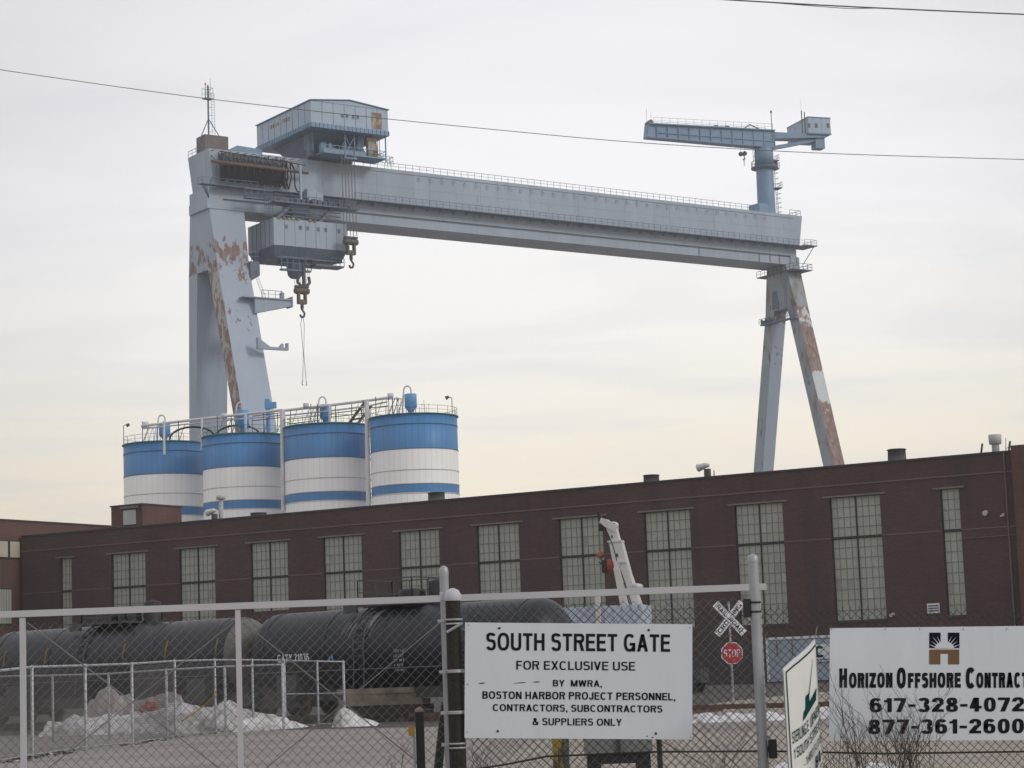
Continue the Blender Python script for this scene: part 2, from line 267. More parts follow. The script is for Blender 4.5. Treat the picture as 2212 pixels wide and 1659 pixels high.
def glyph(p, c):
    t, h = p.t, p.h; w = {'M': .84, 'W': 1.0, 'I': t, 'O': .76, 'C': .72, 'G': .75, 'E': .6, 'F': .56, 'L': .56, 'J': .52, 'S': .64, 'T': .62, '&': .72, ',': t, '-': .36, ' ': .22, 'Y': .68, 'V': .68, 'A': .72, '1': .38, 'P': .64, 'B': .66, 'R': .68, 'K': .68}.get(c, .68 if c.isalpha() else .58)
    k = t*1.12; B = p.bar; st = lambda x=0: B(x, 0, x+t, 1)
    if c in 'BDEFHKLMNPR': st()
    if c == 'A': p.diag(0, 0, w/2-k/2, 1, k); p.diag(w-k, 0, w/2-k/2, 1, k); B(w*.2, .23, w*.8, .23+h)
    elif c == 'B':
        for cy, ry, rx in ((.735, .265, .24), (.5+h/2-.25-h/4+.0, (.5+h*.5)/2, .27)): p.ring(w-rx-(.03 if rx < .26 else 0), cy, rx, ry, -90, 90, 10); B(t, cy+ry-h, w-rx, cy+ry); B(t, cy-ry, w-rx, cy-ry+h)
    elif c == 'D': p.ring(w-.36, .5, .36, .5, -90, 90, 14); B(t, 0, w-.36, h); B(t, 1-h, w-.36, 1)
    elif c == 'E': B(t, 0, w, h); B(t, 1-h, w, 1); B(t, .5-h/2+.02, w*.93, .5+h/2+.02)
    elif c == 'F': B(t, 1-h, w, 1); B(t, .5-h/2, w*.9, .5+h/2)
    elif c == 'H': st(w-t); B(t, .5-h/2+.02, w-t, .5+h/2+.02)
    elif c == 'I': st()
    elif c == 'J': B(w-t, .28, w, 1); p.ring(w/2, .28, w/2, .3, 180, 360, 12)
    elif c == 'K': p.diag(t*.8, .32, w-k, 1, k); p.diag(w-k, 0, t*1.5, .55, k)
    elif c == 'L': B(t, 0, w, h)
    elif c == 'M': st(w-t); p.diag(w/2-k/2, 0, 0, 1, k); p.diag(w/2-k/2, 0, w-k, 1, k)
    elif c == 'N': st(w-t); p.diag(w-k, 0, 0, 1, k)
    elif c in 'O0': p.ring(w/2, .5, w/2, .515, 0, 360, 28)
    elif c in 'CG':
        p.ring(w/2, .5, w/2, .515, 42, 318 if c == 'C' else 330, 24)
        if c == 'G': B(w-t, 0, w, .5); B(w*.52, .5-h, w-t*.5, .5)
    elif c in 'PR':
        cy = .72 if c == 'P' else .735; ry = 1-cy; p.ring(w-.26, cy, .26, ry, -90, 90, 10); B(t, 1-h, w-.26, 1); B(t, cy-ry, w-.26, cy-ry+h)
        if c == 'R': p.diag(w-k, 0, w*.44, cy-ry+h*.5, k)
    elif c == 'S': ya = .47; p.ring(w/2, (1.015+ya)/2, w/2-.01, (1.015-ya)/2, 22, 272, 16); p.ring(w/2, (ya+h-.015)/2, w/2, (ya+h+.015)/2, 92, -160, 16)
    elif c == 'T': B(0, 1-h, w, 1); B(w/2-t/2, 0, w/2+t/2, 1-h)
    elif c == 'U': B(0, .3, t, 1); B(w-t, .3, w, 1); p.ring(w/2, .3, w/2, .315, 180, 360, 14)
    elif c == 'V': p.diag(w/2-k/2, 0, 0, 1, k); p.diag(w/2-k/2, 0, w-k, 1, k)
    elif c == 'W': p.diag(w*.27-k/2, 0, 0, 1, k); p.diag(w*.27-k/2, 0, w/2-k/2, 1, k); p.diag(w*.73-k/2, 0, w/2-k/2, 1, k); p.diag(w*.73-k/2, 0, w-k, 1, k)
    elif c == 'X': p.diag(0, 0, w-k, 1, k); p.diag(w-k, 0, 0, 1, k)
    elif c == 'Y': p.diag(w/2-k/2, .4, 0, 1, k); p.diag(w/2-k/2, .4, w-k, 1, k); B(w/2-t/2, 0, w/2+t/2, .43)
    elif c == 'Z': B(0, 0, w, h); B(0, 1-h, w, 1); p.diag(0, h*.5, w-k*1.1, 1-h*.5, k*1.1)
    elif c == '1': B(w-t, 0, w, 1); B(0, .70, w-t, .70+h*.85); p.poly((w-t-.08, .70+h*.8), (w-t, .70+h*.8), (w-t, 1), (w-t*.8, 1))
    elif c == '2': p.ring(w/2, .70, w/2, .315, 180, -35, 14); p.diag(0, h*.8, w-t*1.45, .58, t*1.35); B(0, 0, w, h)
    elif c == '3': p.ring(w/2, .745, w/2-.02, .27, 165, -88, 14); p.ring(w/2, .265, w/2, .28, 88, -165, 14)
    elif c == '4': B(w-t*1.6, 0, w-t*.6, 1); B(0, .22, w, .22+h); p.diag(0, .22+h*.6, w-t*1.6-.06, 1, t*.95)
    elif c == '6': p.ring(w/2, .33, w/2, .345, 0, 360, 20); p.ring(w/2, .6, w/2, .415, 35, 185, 12); B(0, .33, t, .62)
    elif c == '7': B(0, 1-h, w, 1); p.diag(w*.18, 0, w-t*1.1, 1-h, t*1.1)
    elif c == '8': p.ring(w/2, .75, w/2-.03, .265, 0, 360, 18); p.ring(w/2, .27, w/2, .285, 0, 360, 18)
    elif c == '-': B(0, .36, w, .36+h)
    elif c == ',': p.poly((0, 0), (t*.45, -.17), (t*.8, -.17), (t, 0), (t, h), (0, h))
    elif c == '&': p.ring(w*.42, .8, .2, .215, 0, 360, 14); p.ring(w*.40, .28, w*.40, .295, 80, 330, 14); p.diag(w-k*1.1, 0, w*.22, .8, k); p.diag(w*.70, .12, w-t, .46, t)
    p.x += w
def glyphs(body, t=.13, h=None, gap=.11):
    p = Pen(t, t*.88 if h is None else h)
    for i, c in enumerate(body): glyph(p, c); p.x += gap
    x0 = min(x for x, y in p.v); x1 = max(x for x, y in p.v)
    return [((x-x0)/(x1-x0), y) for x, y in p.v], p.f
def letter(mb, body, fn, t=.13, h=None, gap=.11):        # fn maps the unit box (0..1, 0..1) into the place
    v, f = glyphs(body, t, h, gap); mb.add([fn(a, b) for a, b in v], f); return mb

# ------------------------------------------------------------------ ground
g = MB(); g.add([(-900, -60, 0), (900, -60, 0), (900, 1000, 0), (-900, 1000, 0)], [(0, 1, 2, 3)]); g.build('ground', 'asphalt', kind='structure', origin=(0, 0, 0))
TR0 = at(1106, 1470, 80); TANG = -math.atan(1.54e-4*4800)
T = Frame((TR0.x, TR0.y, 0), TANG)                       # the railway line: x along the track towards the right
def yard(name, m, X0, X1, nx, ny=26):
    g = MB(); pts = []
    for j in range(ny+1):
        for i in range(nx+1):
            x = X0+(X1-X0)*i/nx; y = -9 + 60*j/ny
            h = .012 + max(0, min(1, (y+1)/26))*.62 + noise.noise((x*.4, y*.4, 1))*.05*min(1, max(0, y+9)/4)
            pts.append(T(x, y, max(.012, h)))
    g.add(pts, [(j*(nx+1)+i, j*(nx+1)+i+1, (j+1)*(nx+1)+i+1, (j+1)*(nx+1)+i) for j in range(ny) for i in range(nx)], True)
    g.build(name, m, kind='structure')
yard('dark_yard', 'darkground', -90, 3.5, 40); yard('gravel_yard', 'gravel', 3.5, 90, 36)  # ground beneath and behind the tank cars is the darker one
g = MB(); pts = [ground(930, 1720), ground(2900, 1800), ground(2900, 1545), ground(1180, 1592)]
g.add([p+Vector((0, 0, .008)) for p in pts], [(0, 1, 2, 3)]); g.build('gravel_verge', 'gravel', kind='structure')
g = MB()
for y in (-.72, .72):
    g.box((-70, 70), (y-.035, y+.035), (.16, .30), T)
for i in range(0, 112): g.box((-70+i*.7, -69.75+i*.7), (-1.3, 1.3), (.02, .155), T)
g.build('railway_track', 'rusty', kind='structure')
for (u0, v0, u1, v1) in ((290, 1632, 330, 1623), (360, 1617, 420, 1603), (640, 1640, 760, 1618), (820, 1608, 900, 1600)):
    g = MB(); a, b = ground(u0, v0), ground(u1, v1); d = (b-a).normalized(); n = Vector((-d.y, d.x, 0))*.06; k = Vector((0, 0, .005)); g.add([a-n+k, b-n+k, b+n+k, a+n+k], [(0, 1, 2, 3)]); g.build('road_marking', 'line', kind='structure')

# ------------------------------------------------------------------ brick shop building
B0 = at(1575, 1453, 137); B = Frame((B0.x, B0.y, 0), WALL_ANG)
sx = lambda u, v=1200: B.px(u, v, 0)[0]
SIL, MID, TOP, RF = 4.15, 9.1, 11.5, 13.32
SL, SR = sx(47), sx(2197, 1100)
bld = thing('brick_workshop', B((SL+SR)/2, 0, 0), 'long dark red brick workshop with a row of tall pale windows behind the tank cars', 'building')
lefts = [240, 387, 541, 698, 862, 1031, 1209, 1394, 1591, 1798]
wins = [(sx(130), sx(154))] + [(sx(u), sx(u)+3.22) for u in lefts] + [(sx(2039), sx(2039)+1.15)]
wins[0] = (wins[0][0], wins[0][0]+1.1)
g = MB(); g.box((SL, SR), (0, .5), (0, SIL), B); g.box((SL, SR), (0, .5), (TOP, RF), B)
ed = [SL] + [e for wn_ in wins for e in wn_] + [SR]
for i in range(0, len(ed), 2): g.box((ed[i], ed[i+1]), (0, .5), (SIL, TOP), B)
i3 = 3; g.box((wins[i3][0], wins[i3][1]), (.02, .5), (SIL, 6.75), B)
g.box((SR, SR+40), (.05, .5), (0, RF), B); g.build('wall', 'brick', bld)
g = MB(); g.box((SL, SR+40), (.5, 70), (0, 12.95), B); g.build('roof', 'roof', bld)
g = MB(); g.box((SL, SR), (-.06, .6), (RF, RF+.13), B); g.build('coping', 'coping', bld)
g = MB(); g.box((SL, SR), (-.05, 0), (12.2, 12.28), B)
for i in range(0, len(ed), 2): g.box((ed[i]+.02, ed[i+1]-.02), (-.02, 0), (9.05, 9.12), B)
g.build('string_course', 'course', bld)
g = MB(); g.box((SL, SR), (-.08, 0), (0, 3.2), B); g.build('dark_band', 'dark_band', bld)  # darker band along the foot of the wall
for i, (a, b) in enumerate(wins):
    sill = 6.75 if i == i3 else SIL
    wide = b-a > 2
    f = MB()
    f.box((a, b), (.10, .30), (MID-.08, MID+.05), B)
    for x in (a, b): f.box((x-.0 if x == a else x-.03, x+.03 if x == a else x), (.12, .28), (sill, TOP), B)
    if wide: f.box(((a+b)/2-.032, (a+b)/2+.032), (.10, .28), (sill, TOP), B)
    ncol = 8 if wide else 3
    for k in range(1, ncol):
        if wide and k == 4: continue
        x = a+(b-a)*k/ncol; f.cur = 1; f.box((x-.010, x+.010), (.17, .2), (sill, TOP), B)
    zs = [MID+(TOP-MID)*k/4 for k in range(1, 4)] + [SIL+(MID-SIL)*k/8 for k in range(1, 8)]
    for z in zs:
        if z > sill+.1: f.box((a+.06, b-.06), (.172, .195), (z-.018, z+.018), B)
    fo = f.build('window', ['mull', 'glaze'], bld)
    p = MB()                                             # panes, each very slightly out of true like real sheet
    for x0, x1 in (((a+.05, (a+b)/2-.03), ((a+b)/2+.03, b-.05)) if wide else ((a+.05, b-.05),)):
        for z0, z1 in ((sill, MID-.1), (MID+.06, TOP)): p.box((x0, x1), (.205, .235), (z0, z1), B)
    for q_ in range(random.randint(2, 6) if wide else 1):      # a few replaced sheets
        cc = random.randrange(ncol); rr_ = random.randrange(10); cw = (b-a)/ncol; zl = SIL+.62*rr_+.03
        if zl > sill and zl+.58 < TOP and not (zl < MID+.1 < zl+.7): p.cur = random.choice((1, 1, 2)); p.box((a+cw*cc+.05, a+cw*(cc+1)-.05), (.2035, .2045), (zl, zl+.56), B)
    p.build('pane', ['pane', 'panedark', 'panepale'], fo)
    l = MB(); l.box((a-.42, b+.35), (-.07, .12), (TOP+.02, TOP+.12), B); l.build('lintel', 'lintel', fo)
    if i != i3: l = MB(); l.box((a-.05, b+.05), (-.06, .1), (SIL-.14, SIL+.02), B); l.build('sill', 'dark_band', fo)
# right hand pier, small fittings
g = MB(); g.box((SR, SR+.9), (-.45, .0), (0, RF+.35), B); g.box((SR, SR+.9), (.0, .6), (RF+.001, RF+.35), B); g.build('pier', 'brickwing', bld)
def wallbox(u0, v0, u1, v1, d, y0=0):
    a, z1 = B.px(u0, v0, y0); b, z0 = B.px(u1, v1, y0); return (a, b), (y0-d, y0), (z0, z1)
nb = wallbox(2003, 1304, 2031, 1324, .06)
nbt = thing('wall_notice', B(nb[0][0], 0, nb[2][0]), 'small white notice with three lines on the brick wall beside the narrow right window', 'sign')
g = MB(); g.box(*nb, B); g.build('board', 'signwhite', nbt)
g = MB()
for k in range(3):
    zc = nb[2][0]+(nb[2][1]-nb[2][0])*(.25+.25*k); g.box((nb[0][0]+.06, nb[0][1]-.06), (-.075, -.06), (zc-.035, zc+.035), B)
g.build('lettering', 'steel', nbt)
def wall_light(u, v, r, lab):
    s, z = B.px(u, v, 0); g = MB(); g.box((s-.06, s+.06), (-.1, 0), (z-.06, z+.1), B); g.tube(B(s, -.1, z+.04), B(s, -.42, z-.05), r*.5, 8, r); g.tube(B(s, -.42, z-.05), B(s, -.5, z-.07), r, 8)
    g.build('wall_lamp', 'lamp', None, lab, 'lamp', 'white lamps on the brick wall')
wall_light(2133, 1107, .15, 'larger white lamp high on the brick wall right of the narrow window')
wall_light(2168, 1113, .06, 'tiny white lamp high on the wall at the far right end')
wall_light(1931, 1327, .11, 'low white lamp on the brick wall between the last wide window and the notice')
g = MB(); s0, z0 = B.px(2120, 1160, 0); g.path([B(SR-.1, -.08, z0), B(s0-1.2, -.08, z0-.02)], .03, 4); s1, z1 = B.px(2190, 1300, 0); g.path([B(s1, -.08, 3.3), B(s1, -.08, RF)], .05, 5)
g.build('conduit', 'course', bld)
# roof fittings (stand on the roof behind the parapet)
def roofpt(u, y, z): s = B.px(u, 1080, y)[0]; return B(s, y, z)
for u, lab in ((558, 'squat dark roof vent left of the pipe vents on the brick workshop'), (943, 'squat dark roof vent in front of the right hand silo'), (1409, 'squat dark roof vent midway along the workshop roof'), (1943, 'squat dark roof vent right of the pendulum leg')):
    p = roofpt(u, 2.0, 12.95); g = MB(); k = {558: .62, 943: .62, 1409: .55, 1943: .6}[u]
    top = {558: .52, 943: .85, 1409: .75, 1943: 1.0}[u]
    g.lathe(p, [(k*1.1, 0), (k*1.1, .45), (k*.95, .5), (k*.9, top-.06+.35), (k*1.02, top-.05+.35), (k*.9, top+.35), (.01, top+.38)], 16)
    g.build('roof_vent', 'vent', None, lab, 'vent', 'squat vents on the workshop roof')
def floodlight(u, v, lab, flip=-1, Y=1.2, par=None, post=True, hz=None):
    s, z = B.px(u, v, Y); P = B(s, Y, 12.95)
    t = thing('floodlight', P, lab, 'floodlight')
    g = MB(); g.tube(P, B(s, Y, z-.25), .06, 6); g.tube(B(s+.5, Y, 12.95), B(s+.5, Y, 13.9), .035, 5); g.build('post', 'steel', t)
    g = MB(); g.box((s-.12, s+.22), (Y-.15, Y+.15), (z-.75, z-.2), B); g.build('ballast_box', 'vent', t)
    g = MB(); c = B(s, Y, z); d = (B.x*flip - Vector((0, 0, .16))).normalized(); g.tube(c-d*.05+Vector((0,0,.05)), c+d*.62, .15, 10, .26); g.tube(c-d*.2, c-d*.05, .10, 8, .14); g.build('lamp_head', 'lamp', t)
    return t
floodlight(1526, 1006, 'white floodlight on a short post on the roof left of the pendulum leg')
t = floodlight(462, 1104, 'white floodlight leaning out beside the roof pipe in front of the silos'); 
P = roofpt(477, 1.6, 12.95); ztop = B.px(477, 1069, 1.6)[1]
t = thing('roof_pipe', P, 'pale vertical roof pipe with flat cap in front of the second silo', 'pipe')
g = MB(); g.tube(P, P+Vector((0, 0, ztop-12.95-.3)), .17, 12); g.build('pipe', 'grey', t)
g = MB(); g.lathe(P+Vector((0, 0, ztop-12.95-.35)), [(.05, 0), (.33, .02), (.33, .3), (.02, .36)], 12); g.build('cap', 'grey', t)
P = roofpt(2158, 1.5, 12.95); ztop = B.px(2158, 938, 1.5)[1]
t = thing('roof_pipe', P, 'short roof stack with wide white cap near the right end of the workshop', 'pipe')
g = MB(); g.tube(P, P+Vector((0, 0, ztop-13.4)), .22, 14); g.build('pipe', 'galv', t)
g = MB(); g.lathe(P+Vector((0, 0, ztop-13.55)), [(.2, 0), (.36, .04), (.39, .55), (.37, .6), (.02, .64)], 16); g.build('cap', 'lamp', t)
for u, v, r, lab in ((2122, 958, .06, 'thin dark post left of the capped roof stack'), (2182, 953, .06, 'thin dark post with a diagonal stay right of the capped roof stack')):
    P = roofpt(u, 1.0, 12.95); s, z = B.px(u, v, 1.0); g = MB(); g.tube(P, B(s, 1.0, z), r, 6)
    if u > 2150: g.tube(B(s-.25, 1, z+.2), B(s-.3, 1.0, 13.5), .02, 4); g.tube(B(s-.3, 1, 13.6), B(s, 1, z-.2), .02, 4)
    g.build('roof_post', 'steel', None, lab, 'post', 'thin posts on the workshop roof')

# the wing at the left: a taller brick block set square to the workshop
WZ = B.px2(47, 1126, SL)[1]
wing = thing('brick_wing', B(SL-8, 0, 0), 'taller red brick wing at the far left end of the workshop', 'building')
NW0 = B.px2(-60, 1165, SL-.0)[0]
WX = SL-.25
def wr(u0, v0, u1, v1):
    n0, zt = B.px2(u0, v0, WX); n1, zb = B.px2(u1, v1, WX); return (n0, n1), (min(zb, zt), max(zb, zt))
g = MB(); g.box((SL-30, WX), (-26, 62), (0, WZ), B); g.build('wall', 'brickwing', wing)
g = MB(); g.box((SL-30, WX+.06), (-26.05, 62.05), (WZ, WZ+.12), B); g.build('coping', 'coping', wing)
(n0, n1), (z0, z1) = wr(-12, 1166, 43, 1207)
for k, (q0, q1) in enumerate(((n0, n0+(n1-n0)*.52), (n0+(n1-n0)*.54, n1))):
    fo = MB().box((WX-.02, WX+.09), (q0, q1), (z0, z1), B).build('window', 'mull', wing)
    MB().box((WX+.09, WX+.11), (q0+.1, q1-.1), (z0+.08, z1-.08), B).build('pane', 'skypane', fo)  # cream sky reflection painted into the pane colour
(n0, n1), (z0, z1) = wr(-12, 1270, 24, 1350)
fo = MB().box((WX-.02, WX+.09), (n0, n1), (z0, z1), B).build('window', 'mull', wing)
g = MB()
for k in range(6): g.box((WX+.09, WX+.11), (n0+.08+(n1-n0-.1)*k/6, n0+.03+(n1-n0-.1)*(k+1)/6), (z0+.1, z1-.1), B)
g.build('pane', 'pane', fo)
# penthouse on the roof
PY = 14.0
s0, zt = B.px(240, 1096, PY); s1, zt2 = B.px(307, 1090, PY); nb_, _ = B.px2(392, 1097, s1)
pent = thing('roof_penthouse', B(s0, PY, 12.95), 'small brick stair penthouse with grey door on the roof in front of the left silo', 'penthouse')
zt = (zt+zt2)/2
MB().box((s0, s1), (PY, nb_), (12.95, zt), B).build('wall', 'brickwing', pent)
MB().box((s0-.08, s1+.08), (PY-.08, nb_+.08), (zt, zt+.12), B).build('coping', 'coping', pent)
d0, dz1 = B.px(267, 1103, PY); d1, dz0 = B.px(294, 1132, PY)
MB().box((d0, d1), (PY-.06, PY), (dz0, dz1), B).build('door', 'grey', pent)
MB().box((d0-.2, d1+.3), (PY-.25, PY), (dz1+.12, dz1+.3), B).build('door_canopy', 'lintel', pent)

# ------------------------------------------------------------------ silos
bandm = ['white', 'blue', 'seam', 'blueseam']
SILOS = [(893.0, 331.0, 190.0, 904.0), (705.7, 339.0, 185.4, 924.0), (527.5, 347.0, 181.0, 945.0), (355.5, 355.5, 177.0, 962.0)]
slabels = ['rightmost and nearest blue and white silo of the row', 'blue and white silo second from the right with conveyor boom behind', 'blue and white silo second from the left with a blue jib on its roof', 'leftmost and farthest blue and white silo of the row']
silo_top = []
sdir = Vector((-math.sin(R(34)), math.cos(R(34)), 0))
for i, (u, Y, wpx, vt) in enumerate(SILOS):
    Cn = at(u, vt, Y); r = wpx/2*Y/FP; H = Cn.z; base = Vector((Cn.x, Cn.y, 0))
    t = thing('storage_silo', base, slabels[i], 'silo', 'blue and white silos behind the workshop')
    k = Y/FP/1.0
    bt = H-74.6*331/FP; bm0 = H-149.5*331/FP; bm1 = H-170*331/FP    # lower edges of the painted bands
    zs = [0, bm1, bm0, bt, H]
    g = MB(); prof = [(r, z) for z in zs] + [(r-.02, H), (r*.5, H+.35), (.02, H+.6)]
    g.lathe(base, prof, 64, mats=[0, 1, 0, 1, 1, 1, 1]); g.build('shell', ['white', 'blue'], t)
    g = MB()
    for z in (H-21.5*331/FP, bt, H-120*331/FP, bm0, bm1, bm1-7):
        g.cur = 1 if z > bt-.1 else 0
        g.lathe(base, [(r, z-.07), (r+.06, z-.07), (r+.06, z+.07), (r, z+.07)], 64)
    for j in range(44):
        a = 2*math.pi*(j+.3*i)/44; d = Vector((math.cos(a), math.sin(a), 0)); c = base+d*r; n = Vector((-d.y, d.x, 0))*.013
        for z0, z1, cc in ((0, bm1, 0), (bm1, bm0, 1), (bm0, bt, 0), (bt, H, 1)):
            g.cur = cc; e = Vector((0, 0, z1)); b0 = Vector((0, 0, z0)); g.add([c-n+b0, c+n+b0, c+n+d*.02+e, c-n+d*.02+e], [(0, 1, 2, 3)])
    g.build('seam', ['seam', 'blueseam'], t)
    g = MB(); g.lathe(base, [(r-.1, H-.05), (r+.22, H-.05), (r+.22, H+.10), (r-.1, H+.10)], 64); g.build('roof_rim', 'green', t)
    g = MB(); N = 40
    for j in range(N):
        a0, a1 = 2*math.pi*j/N, 2*math.pi*(j+1)/N; p0 = base+Vector((math.cos(a0)*r, math.sin(a0)*r, H+.1)); p1 = base+Vector((math.cos(a1)*r, math.sin(a1)*r, H+.1)); e = Vector((0, 0, 1.15))
        g.tube(p0+e, p1+e, .045, 4); g.tube(p0+e*.5, p1+e*.5, .035, 4)
        if j % 2 == 0: g.tube(p0, p0+e, .05, 4)
    g.build('handrail', 'green' if i in (1, 2) else 'galv', t)
    silo_top.append((base, r, H, Y))
    # filter hopper on the roof
    uh, v1, v0 = [(888, 851, 896), (704, 874, 916), (526, 886, 938), (356, 913, 956)][i]
    hp = at(uh, v0, Y-1); hz1 = at(uh, v1, Y-1).z; hr = .92
    hp.z = H+.35; hh = hz1-hp.z
    g = MB(); g.lathe(hp, [(.3, hh*.12), (.35, hh*.16), (hr*.85, hh*.34), (hr, hh*.36), (hr, hh*.97), (hr*.9, hh), (.02, hh+.08)], 18)
    for a in range(4):
        d = Vector((math.cos(a*1.57+.6), math.sin(a*1.57+.6), 0))*.8; g.tube(hp+d, hp+d+Vector((0, 0, hh*.6)), .07, 4)
    g.build('filter_hopper', 'lightblue', t)
    g = MB(); top = hp+Vector((0, 0, hh)); rr = 1.0
    pts = [top+Vector((.1, 0, 0))] + [top+Vector((-.45+.55*math.cos(a), 0, .5+.75*math.sin(a))) for a in [k_*math.pi/8 for k_ in range(9)]] + [top+Vector((-1.25, 0, -hh*.6)), top+Vector((-1.25, 0, -hh))]
    g.path(pts, .13, 6); g.build('vent_pipe', 'pipe', t); g = MB()
    for q in range(5): g.tube(hp+Vector((1.3+.35*q, -.5+.4*(q % 2), 0)), hp+Vector((1.3+.35*q, -.5+.4*(q % 2), 1.2+.5*(q % 3))), .05, 4)
    g.build('pipe_stand', 'pipe', t); g = MB()
    for q in range(3): g.tube(hp+Vector((-3.6+.9*q, .2, 0)), hp+Vector((-2.4+.5*q, .2, 2.6)), .07, 4); g.tube(hp+Vector((-3.6+.9*q, .2, 0)), hp+Vector((-3.6+.9*q, .2, 2.6)), .06, 4)
    g.tube(hp+Vector((-3.8, .2, 2.6)), hp+Vector((-1.3, .2, 2.6)), .09, 4)
    g.build('pipe_stand', 'pipe', t); g = MB(); g.lathe(hp+Vector((-3.0, .1, 2.7)), [(.02, 0), (.45, .05), (.45, .75), (.02, .8)], 10)
    g.build('blower', 'pipe', t)
    # lamp post of the outer silos
    if i in (0, 3):
        ul, vl = (976, 860) if i == 0 else (267, 920)
        lp = at(ul, vl, Y); zb = H; g = MB(); p0 = Vector((lp.x, lp.y, zb)); g.path([p0, lp, lp+Vector((-.5 if i == 0 else .5, 0, .25))], .06, 5); c = lp+Vector((-.7 if i == 0 else .7, 0, .2)); g.tube(c+Vector((.25, 0, .05)), c-Vector((.25, 0, .2)), .2, 8, .3); g.build('lamp_post', 'steel', t)
# conveying pipes across the silo tops
def chain(g, pxs, r, n=6):
    g.path([at(*p) for p in pxs], r, n)
tb = thing('pipe_bridge', silo_top[1][0]+Vector((0, 0, silo_top[1][2])), 'white conveying pipes running along the tops of all four silos', 'pipework')
g = MB(); chain(g, [(306, 920, 352), (435, 905, 348), (608, 886, 341), (612, 887, 340.5), (700, 877, 337), (790, 866, 333), (840, 859, 330)], .22, 8)
chain(g, [(611, 898, 341), (700, 889, 337), (790, 878, 333), (836, 868, 330)], .13)
chain(g, [(309, 926, 352), (435, 913, 348), (606, 897, 341)], .12); g.build('main_pipe', 'pipe', tb)
for pts, rr in (([(354, 910, 348), (355, 982, 348)], .20), ([(436, 905, 346), (436, 972, 346)], .18), ([(530, 895, 341), (532, 965, 341)], .2), ([(609, 886, 338), (612, 1105, 338)], .32), ([(614, 887, 338), (616, 955, 338)], .16), ([(712, 875, 334), (713, 946, 334)], .2), ([(792, 866, 330), (796, 1095, 330)], .35), ([(799, 890, 330), (800, 936, 330)], .17), ([(839, 905, 326), (840, 976, 326)], .07)):
    g = MB(); chain(g, pts, rr, 8); g.build('downpipe', 'pipe', tb)
g = MB()
for x0, x1, dy, Y in ((545, 606, 0, 341), (545, 606, 10, 341), (620, 690, 16, 338), (620, 690, 26, 338), (715, 785, 14, 334), (715, 785, 22, 334), (800, 838, 12, 330)):
    vy = lambda u: 962-(u-306)*.117-55+22+dy
    g = MB(); chain(g, [(x0, vy(x0)-2, Y), (x1, vy(x1)-2, Y)], .09, 4); g.build('side_pipe', 'steel', tb)
for u, vb, Y in ((308, 958, 352), (386, 955, 348), (470, 942, 345), (500, 940, 344), (545, 938, 341), (570, 935, 341), (600, 932, 340), (628, 925, 338), (672, 920, 337), (686, 920, 337), (725, 915, 334), (760, 913, 334), (785, 910, 333), (812, 905, 330), (840, 898, 330), (848, 898, 330), (858, 897, 330)):
    g = MB(); chain(g, [(u, vb, Y), (u-.5, vb-48+ (u % 7)*2, Y)], .08, 4)
    if u % 2 == 0: chain(g, [(u, vb, Y), (u+14, vb-40, Y)], .05, 4)
    g.build('support', 'steel', tb)
g = MB()
for k in range(2):
    c = at(462+k*4, 930, 346); g.path([c+Vector((math.cos(a)*3.6*(1 if k == 0 else -1)+(-3.4 if k == 0 else 3.4), 0, math.sin(a)*1.9-1.2)) for a in [q*math.pi/10 for q in range(0, 11)]], .16, 6)
g.build('bent_pipe', 'cable', tb)
# blue davit on the second silo and the dark boom behind the third
b2_, r2_, h2_, y2_ = silo_top[2]
p = at(580, 926, y2_-2); p.z = h2_; zt = at(580, 874, y2_-2).z
t = thing('blue_davit', p, 'bright blue jib davit standing on the second silo from the left', 'davit')
g = MB(); g.tube(p, Vector((p.x, p.y, zt)), .35, 10); g.build('post', 'lightblue', t)
g = MB(); q = Vector((p.x, p.y, zt)); g.box((q.x-.5, q.x+1.3), (q.y-.45, q.y+.45), (zt-.6, zt+.35)); g.box((q.x-.45, q.x+.3), (q.y-.4, q.y+.4), (zt+.351, zt+.85)); g.build('head', 'lightblue', t)
p = at(757, 922, 362); q = at(796, 870, 362)
t = thing('lattice_boom', p, 'slanting dark lattice boom with yellow edge behind the two right silos', 'crane boom')
g = MB(); d = (q-p).normalized(); s_ = d.cross(Vector((0, 1, 0))).normalized()*.6
for e in (-1, 1):
    for yy in (0, 1.1): g.tube(p-d*60+s_*e+Vector((0, yy, 0)), q+s_*e+Vector((0, yy, 0)), .17, 5)
for k in range(50):
    c = p-d*60+(q-p+d*60)*(k/50); c2 = p-d*60+(q-p+d*60)*((k+1)/50); e = 1 if k % 2 else -1
    g.tube(c+s_*e, c2-s_*e, .10, 4); g.tube(c+s_*e+Vector((0, 1.1, 0)), c2-s_*e+Vector((0, 1.1, 0)), .10, 4)
g.build('lattice', 'timber', t)
g = MB(); g.box((-1, 0), (0, 0), (0, 0)) if False else None
g = MB(); off = s_*-.95; g.prism([p-d*2+off, p-d*2+off*1.35, q-d*1.5+off*1.35, q-d*1.5+off], Vector((0, .4, 0))); g.build('side_plate', 'yellow', t)

